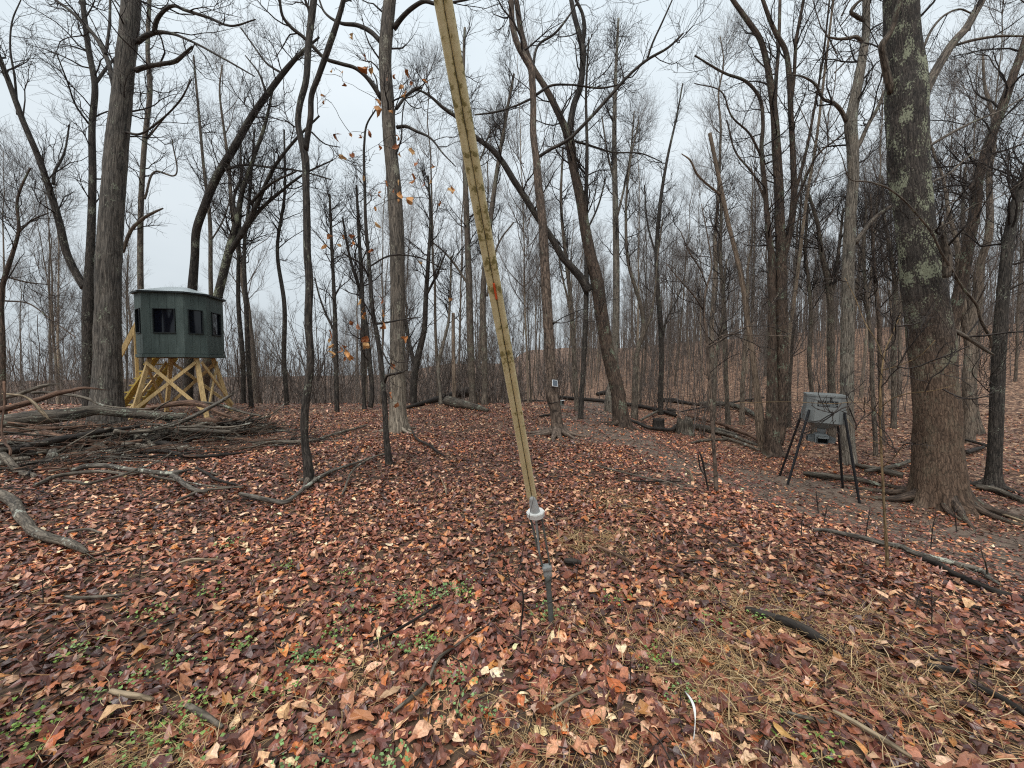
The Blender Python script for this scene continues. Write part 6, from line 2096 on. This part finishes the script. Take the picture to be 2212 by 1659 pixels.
# ------------------------------------------------------------------ guy wire with yellow guard and ground anchor
def guy():
    import bmesh
    b = onground(1620, 1352)      # foot of the rod (in the picture, on 2212 scale)
    b = onground(1195, 1350)
    d0 = b[1]
    eye_pt = at(1182, 1232, d0 + .02)           # rod eye block
    plate = at(1157, 1110, d0 - .02)            # white collar
    gb = at(1150, 1078, d0 - .05)               # guard bottom
    # the guard comes forward overhead: its drawn width doubles, so it is at half the distance at the top edge
    top = at(957, 0, 1.28)
    dirv = nrm(top - gb)
    far_end = gb + dirv * 6.6
    e = thing('guy_wire', b, 'slanting guy wire with mossy yellow plastic guard and steel ground anchor', 'guy wire')
    yel, n, bs = new_mat('guard_yellow_plastic', .55, .3)
    tc = N(n, 'ShaderNodeAttribute', attribute_name='bk')
    nz = N(n, 'ShaderNodeTexNoise', Scale=28.0, Detail=6.0, Roughness=.7)
    n.links.new(tc.outputs['Vector'], nz.inputs['Vector'])
    nb = N(n, 'ShaderNodeTexNoise', Scale=3.5, Detail=3.0)
    n.links.new(tc.outputs['Vector'], nb.inputs['Vector'])
    sm = N(n, 'ShaderNodeMath', operation='MULTIPLY_ADD')
    n.links.new(nb.outputs['Fac'], sm.inputs[0])
    sm.inputs[1].default_value = .6
    n.links.new(nz.outputs['Fac'], sm.inputs[2])
    # algae grows thicker along the upper, shaded length
    sz = N(n, 'ShaderNodeSeparateXYZ')
    n.links.new(tc.outputs['Vector'], sz.inputs[0])
    ad = N(n, 'ShaderNodeMath', operation='MULTIPLY_ADD')
    n.links.new(sz.outputs['Z'], ad.inputs[0])
    ad.inputs[1].default_value = .075
    n.links.new(sm.outputs[0], ad.inputs[2])
    cr = ramp(n, [(.74, (.70, .60, .36)), (.95, (.60, .51, .28)), (1.15, (.42, .35, .16)), (1.4, (.24, .2, .08))], ad.outputs[0])
    n.links.new(cr.outputs[0], bs.inputs['Base Color'])
    bp = N(n, 'ShaderNodeBump', Strength=.4, Distance=.004)
    n.links.new(nz.outputs['Fac'], bp.inputs['Height'])
    n.links.new(bp.outputs[0], bs.inputs['Normal'])
    galv = col_mat('galvanised_steel', (.30, .31, .30), .5, .5, .25, 30.0, metal=.5)
    white = col_mat('collar_white', (.62, .62, .59), .5, .4, .15, 20.0)
    rodm = col_mat('weathered_rod', (.085, .088, .078), .7, .3, .35, 25.0)
    orange = col_mat('orange_tape', (.62, .10, .03), .5)
    # guard: two half-round shells with a slot between, cross-section lobed
    side = nrm(np.cross(dirv, np.array([0, 1.0, 0])))
    if side[0] < 0:
        side = -side
    fw = nrm(np.cross(side, dirv))
    if fw[1] > 0:
        fw = -fw                                    # toward the viewer
    r = .0143
    Lg = 4.6
    n_ = 120
    s = np.linspace(0, Lg, n_)
    for q, sg in enumerate((-1, 1)):
        ctr = gb + dirv * s[:, None] + side * sg * r * 1.06
        wob = (vnoise(np.stack([s * 1.2 + q * 9, s * 0, s * 0], 1)) - .5) * .004
        ctr = ctr + side * (wob * sg)[:, None]
        rr = r * (1 + .03 * (vnoise(np.stack([s * 6, s * 0 + q, s * 0], 1)) - .5))
        a = Acc()
        rr[0] *= .96
        a.add(*tube(ctr, rr, 22))
        obj('guard_half', a.mesh('guard_half', b), yel, e)
    # orange tape inside the slot
    sl = np.linalg.norm(at(1068, 625, 0.5 * (d0 - .05 + 1.28)) - gb)
    k = (1078 - 625) / 1078
    f_ = 0.55
    # solve the place along the guard that projects at v=625
    lo, hi = 0.0, 3.0
    for _ in range(40):
        m = (lo + hi) / 2
        p = gb + dirv * m - np.array([0, 0, EYE])
        vv = CY - F_U * (p[1] * sp + p[2] * cp) / (p[1] * cp - p[2] * sp)
        if vv > 628:
            lo = m
        else:
            hi = m
    p0 = gb + dirv * (lo - .035) + fw * .008
    p1 = gb + dirv * (lo + .035) + fw * .008
    beam('tape', p0 - b, p1 - b, .009, .010, orange, e, up=Vector(fw), bev=.002)
    # steel strand above and below
    ac = Acc()
    for q in range(6):
        t = np.linspace(-.38, 6.6, 200)
        ph = t * 42 + q * math.pi / 3
        P = gb + dirv * t[:, None] + (np.cos(ph)[:, None] * side + np.sin(ph)[:, None] * fw) * .0032
        ac.add(*tube(P, np.full(200, .0021), 5))
    obj('strand', ac.mesh('strand', b), rodm, e)
    # grey sleeve under the guard
    a = Acc()
    P = np.linspace(gb + dirv * .03, plate - dirv * .01, 10)
    a.add(*tube(P, np.linspace(.02, .032, 10), 20))
    obj('sleeve', a.mesh('sleeve', b), white if False else col_mat('sleeve_grey', (.40, .41, .40), .5, .4, .15, 25.0), e)
    # white octagonal collar
    z = Vector(dirv)
    bm = bmesh.new()
    bmesh.ops.create_cone(bm, cap_ends=True, segments=8, radius1=.054, radius2=.057, depth=.038)
    bmesh.ops.bevel(bm, geom=bm.edges[:], offset=.004, segments=2, affect='EDGES')
    qn = Vector((0, 0, 1)).rotation_difference((z * .6 + Vector((0, 0, 1)) * .6).normalized())
    bmesh.ops.scale(bm, vec=(1.0, .82, 1), verts=bm.verts)
    bmesh.ops.transform(bm, matrix=Matrix.Translation(Vector(plate - b)) @ qn.to_matrix().to_4x4(), verts=bm.verts)
    bm_obj('collar', bm, white, e)
    # two yoke rods from collar to eye block
    for sg in (-1, 1):
        a = Acc()
        c0 = plate + side * sg * .034 - np.array([0, 0, .012])
        c1 = eye_pt + side * sg * .022
        a.add(*tube(np.linspace(c0, c1, 8), np.full(8, .0062), 8))
        obj('yoke_rod', a.mesh('yoke_rod', b), rodm, e)
    # tail of the strand grip hanging beside
    a = Acc()
    c0 = plate - np.array([0, 0, .01])
    c1 = at(1166, 1204, d0 - .01)
    a.add(*tube(np.linspace(c0, c1, 8), np.linspace(.0075, .0065, 8), 8))
    obj('strand_grip', a.mesh('strand_grip', b), galv, e)
    # eye block
    axis = nrm(eye_pt - b)
    qn = Vector((0, 0, 1)).rotation_difference(Vector(axis))
    blk = box_bm(0, 0, 0, .052, .046, .07, None, .009)
    bmesh.ops.transform(blk, matrix=Matrix.Translation(Vector(eye_pt - b)) @ qn.to_matrix().to_4x4(), verts=blk.verts)
    eb = bm_obj('eye_block', blk, galv, e)
    saddle = box_bm(0, -.005, .02, .058, .054, .028, None, .008)
    bmesh.ops.transform(saddle, matrix=Matrix.Translation(Vector(eye_pt - b)) @ qn.to_matrix().to_4x4(), verts=saddle.verts)
    bm_obj('saddle', saddle, galv, eb)
    # anchor rod
    a = Acc()
    P = np.linspace(b - np.array([0, 0, .12]), eye_pt - axis * .02, 16)
    a.add(*tube(P, np.concatenate([np.full(13, .0165), [.019, .022, .024]]), 18))
    obj('anchor_rod', a.mesh('anchor_rod', b), rodm, e)


guy()


# ------------------------------------------------------------------ solar panel and trail camera on the central tree
def gadgets():
    P = solar_made[0][2]

    def trunk_at(v):
        pr = [CY - F_U * (p[1] * sp + (p[2] - EYE) * cp) / (p[1] * cp - (p[2] - EYE) * sp) for p in P]
        i = int(np.argmin(np.abs(np.array(pr) - v)))
        return P[i], solar_made[0][3][i]
    blk = col_mat('gadget_black', (.012, .012, .013), .6)
    whit = col_mat('panel_frame_pale', (.55, .57, .58), .4)
    c, r = trunk_at(829)
    base = c + np.array([.05, -r - .06, 0])
    e = thing('solar_panel', base, 'small white-framed solar panel strapped to the smooth brown tree', 'solar panel')
    e.rotation_euler = (R_(-32), R_(8), R_(12))
    fr = bm_obj('frame', box_bm(0, 0, 0, .125, .014, .165, None, .012), whit, e)
    cell = col_mat('solar_cell', (.06, .075, .095), .22, .5, .2, 30.0)
    for ix in range(2):
        for iz in range(3):
            bm_obj('cell', box_bm(-.026 + ix * .052, -.008, -.048 + iz * .048, .050, .003, .046), cell, e)
    beam('bracket', (0, .008, -.02), (-.02, .085, -.06), .02, .02, blk, e)
    st = Acc()
    th = np.linspace(0, 2 * np.pi, 40)
    st.add(*tube(np.stack([c[0] + (r + .006) * np.cos(th), c[1] + (r + .006) * np.sin(th), c[2] - .09 + .01 * np.cos(th)], 1), np.full(40, .006), 6))
    o = obj('mounting_strap', st.mesh('mounting_strap', c - [0, 0, .09]), blk, None, c - np.array([0, 0, .09]))
    tag(o, 'black strap around the smooth brown tree under the solar panel', 'strap')
    c, r = trunk_at(868)
    cb = c + np.array([r + .045, -.05, 0])
    e = thing('trail_camera', cb, 'small grey trail camera strapped to the smooth brown tree', 'camera')
    e.rotation_euler = (0, 0, R_(35))
    g = col_mat('trail_camera_grey', (.12, .13, .115), .6, .3, .3, 20.0)
    bm_obj('body', box_bm(0, 0, 0, .075, .06, .115, None, .009), g, e)
    bm_obj('face_plate', box_bm(0, -.033, .015, .058, .008, .06, None, .003), blk, e)
    bm_obj('hood', box_bm(0, -.02, .06, .08, .07, .012, None, .004), whit, e)
    st = Acc()
    st.add(*tube(np.stack([c[0] + (r + .008) * np.cos(th), c[1] + (r + .008) * np.sin(th), c[2] + .02 + .03 * np.cos(th)], 1), np.full(40, .005), 6))
    o = obj('mounting_strap', st.mesh('mounting_strap', c), blk, None, c)
    tag(o, 'black strap holding the trail camera to the smooth brown tree', 'strap')


gadgets()


# ------------------------------------------------------------------ wood farther off, and trees behind the viewpoint
def far_wood():
    n = 1500
    t = rng.uniform(-1.5, 1.5, n)
    y = np.where(t > .33, rng.uniform(34, 120, n), rng.uniform(70, 170, n))
    x = t * y
    Ht = rng.uniform(7, 15, n)
    K = 5
    s_ = np.linspace(0, 1, K)
    P = np.zeros((n, K, 3))
    P[:, :, 0] = x[:, None] + np.cumsum(rng.normal(0, .16, (n, K)), 1)
    P[:, :, 1] = y[:, None] + np.cumsum(rng.normal(0, .16, (n, K)), 1)
    P[:, :, 2] = height(x, y)[:, None] - .3 + s_[None] * Ht[:, None]
    Rr = (rng.uniform(.03, .075, n) + .05 * (rng.random(n) < .2))[:, None] * (1 - .85 * s_)[None]
    a = Acc()
    V, Q, B = tubes(P, Rr, 4)
    a.add(V, Q, None, B)
    P1, R1 = grow(P, Rr, 7, (.25, 1), (1.2, 3.2), (25, 50), .14, .14, 3, .5, .03, .009)
    V, Q, B = tubes(P1, R1, 3)
    a.add(V, Q, None, B)
    # pole-thin stems crowding the slope
    n = 3600
    t = rng.uniform(-1.5, 1.5, n)
    y = np.where(t > .3, rng.uniform(21, 95, n), rng.uniform(26, 100, n))
    x = t * y
    P = np.zeros((n, 4, 3))
    s_ = np.linspace(0, 1, 4)
    Ht = rng.uniform(2.5, 9, n)
    P[:, :, 0] = x[:, None] + np.cumsum(rng.normal(0, .14, (n, 4)), 1)
    P[:, :, 1] = y[:, None]
    P[:, :, 2] = height(x, y)[:, None] - .2 + s_[None] * Ht[:, None]
    Rp = rng.uniform(.012, .034, n)[:, None] * (1 - .8 * s_)[None]
    V, Q, B = tubes(P, Rp, 3)
    a.add(V, Q, None, B)
    # the crest of the slope, crowded with taller stems
    m_ = 2400
    t = rng.uniform(.15, 1.5, m_)
    y2 = rng.uniform(48, 130, m_)
    P2 = np.zeros((m_, 4, 3))
    P2[:, :, 0] = (t * y2)[:, None] + np.cumsum(rng.normal(0, .2, (m_, 4)), 1)
    P2[:, :, 1] = y2[:, None]
    P2[:, :, 2] = height(t * y2, y2)[:, None] - .2 + s_[None] * rng.uniform(5, 12, m_)[:, None]
    R2_ = rng.uniform(.025, .06, m_)[:, None] * (1 - .8 * s_)[None]
    V, Q, B = tubes(P2, R2_, 3)
    a.add(V, Q, None, B)
    Pc, Rc = grow(P2, R2_, 5, (.3, 1), (.8, 2.4), (20, 50), .1, .15, 2, .5, .012, .008)
    V, Q, B = tubes(Pc, Rc, 3)
    a.add(V, Q, None, B)
    Pb, Rb = grow(P, Rp, 3, (.15, 1), (.5, 1.8), (20, 50), .1, .15, 2, .6, .01, .006)
    V, Q, B = tubes(Pb, Rb, 3)
    a.add(V, Q, None, B)
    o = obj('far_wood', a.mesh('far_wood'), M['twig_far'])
    tag(o, 'far-off leafless wood of thin stems behind the nearer trees', None, None, 'stuff')


far_wood()


def behind():
    n = 0
    while n < 16:
        x, y = rng.uniform(-26, 16), rng.uniform(-24, -5)
        tr, cr = FAR[rng.integers(len(FAR))]
        e = thing('bare_tree', (x, y, hz(x, y)), 'bare tree mirrored in the dark windows of the blind', 'tree', 'trees facing the blind')
        e.rotation_euler = (0, 0, rng.uniform(0, 6.28))
        k = rng.uniform(.8, 1.1)
        e.scale = (k, k, k)
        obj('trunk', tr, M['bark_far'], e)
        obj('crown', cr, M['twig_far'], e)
        n += 1


behind()


def haze():
    bm = box_bm(0, 0, 11, 640, 640, 48)
    m = bpy.data.materials.new('damp_air')
    m.use_nodes = True
    t = m.node_tree
    t.nodes.clear()
    out = t.nodes.new('ShaderNodeOutputMaterial')
    v = t.nodes.new('ShaderNodeVolumePrincipled')
    v.inputs['Color'].default_value = (.88, .91, .95, 1)
    v.inputs['Density'].default_value = .0045
    v.inputs['Anisotropy'].default_value = .2
    t.links.new(v.outputs[0], out.inputs['Volume'])
    o = bm_obj('haze', bm, m, None)
    tag(o, 'thin damp haze hanging through the wood', None, None, 'stuff')


# haze()
tri = sum(len(me.polygons) for me in bpy.data.meshes)
print('POLYS', tri)
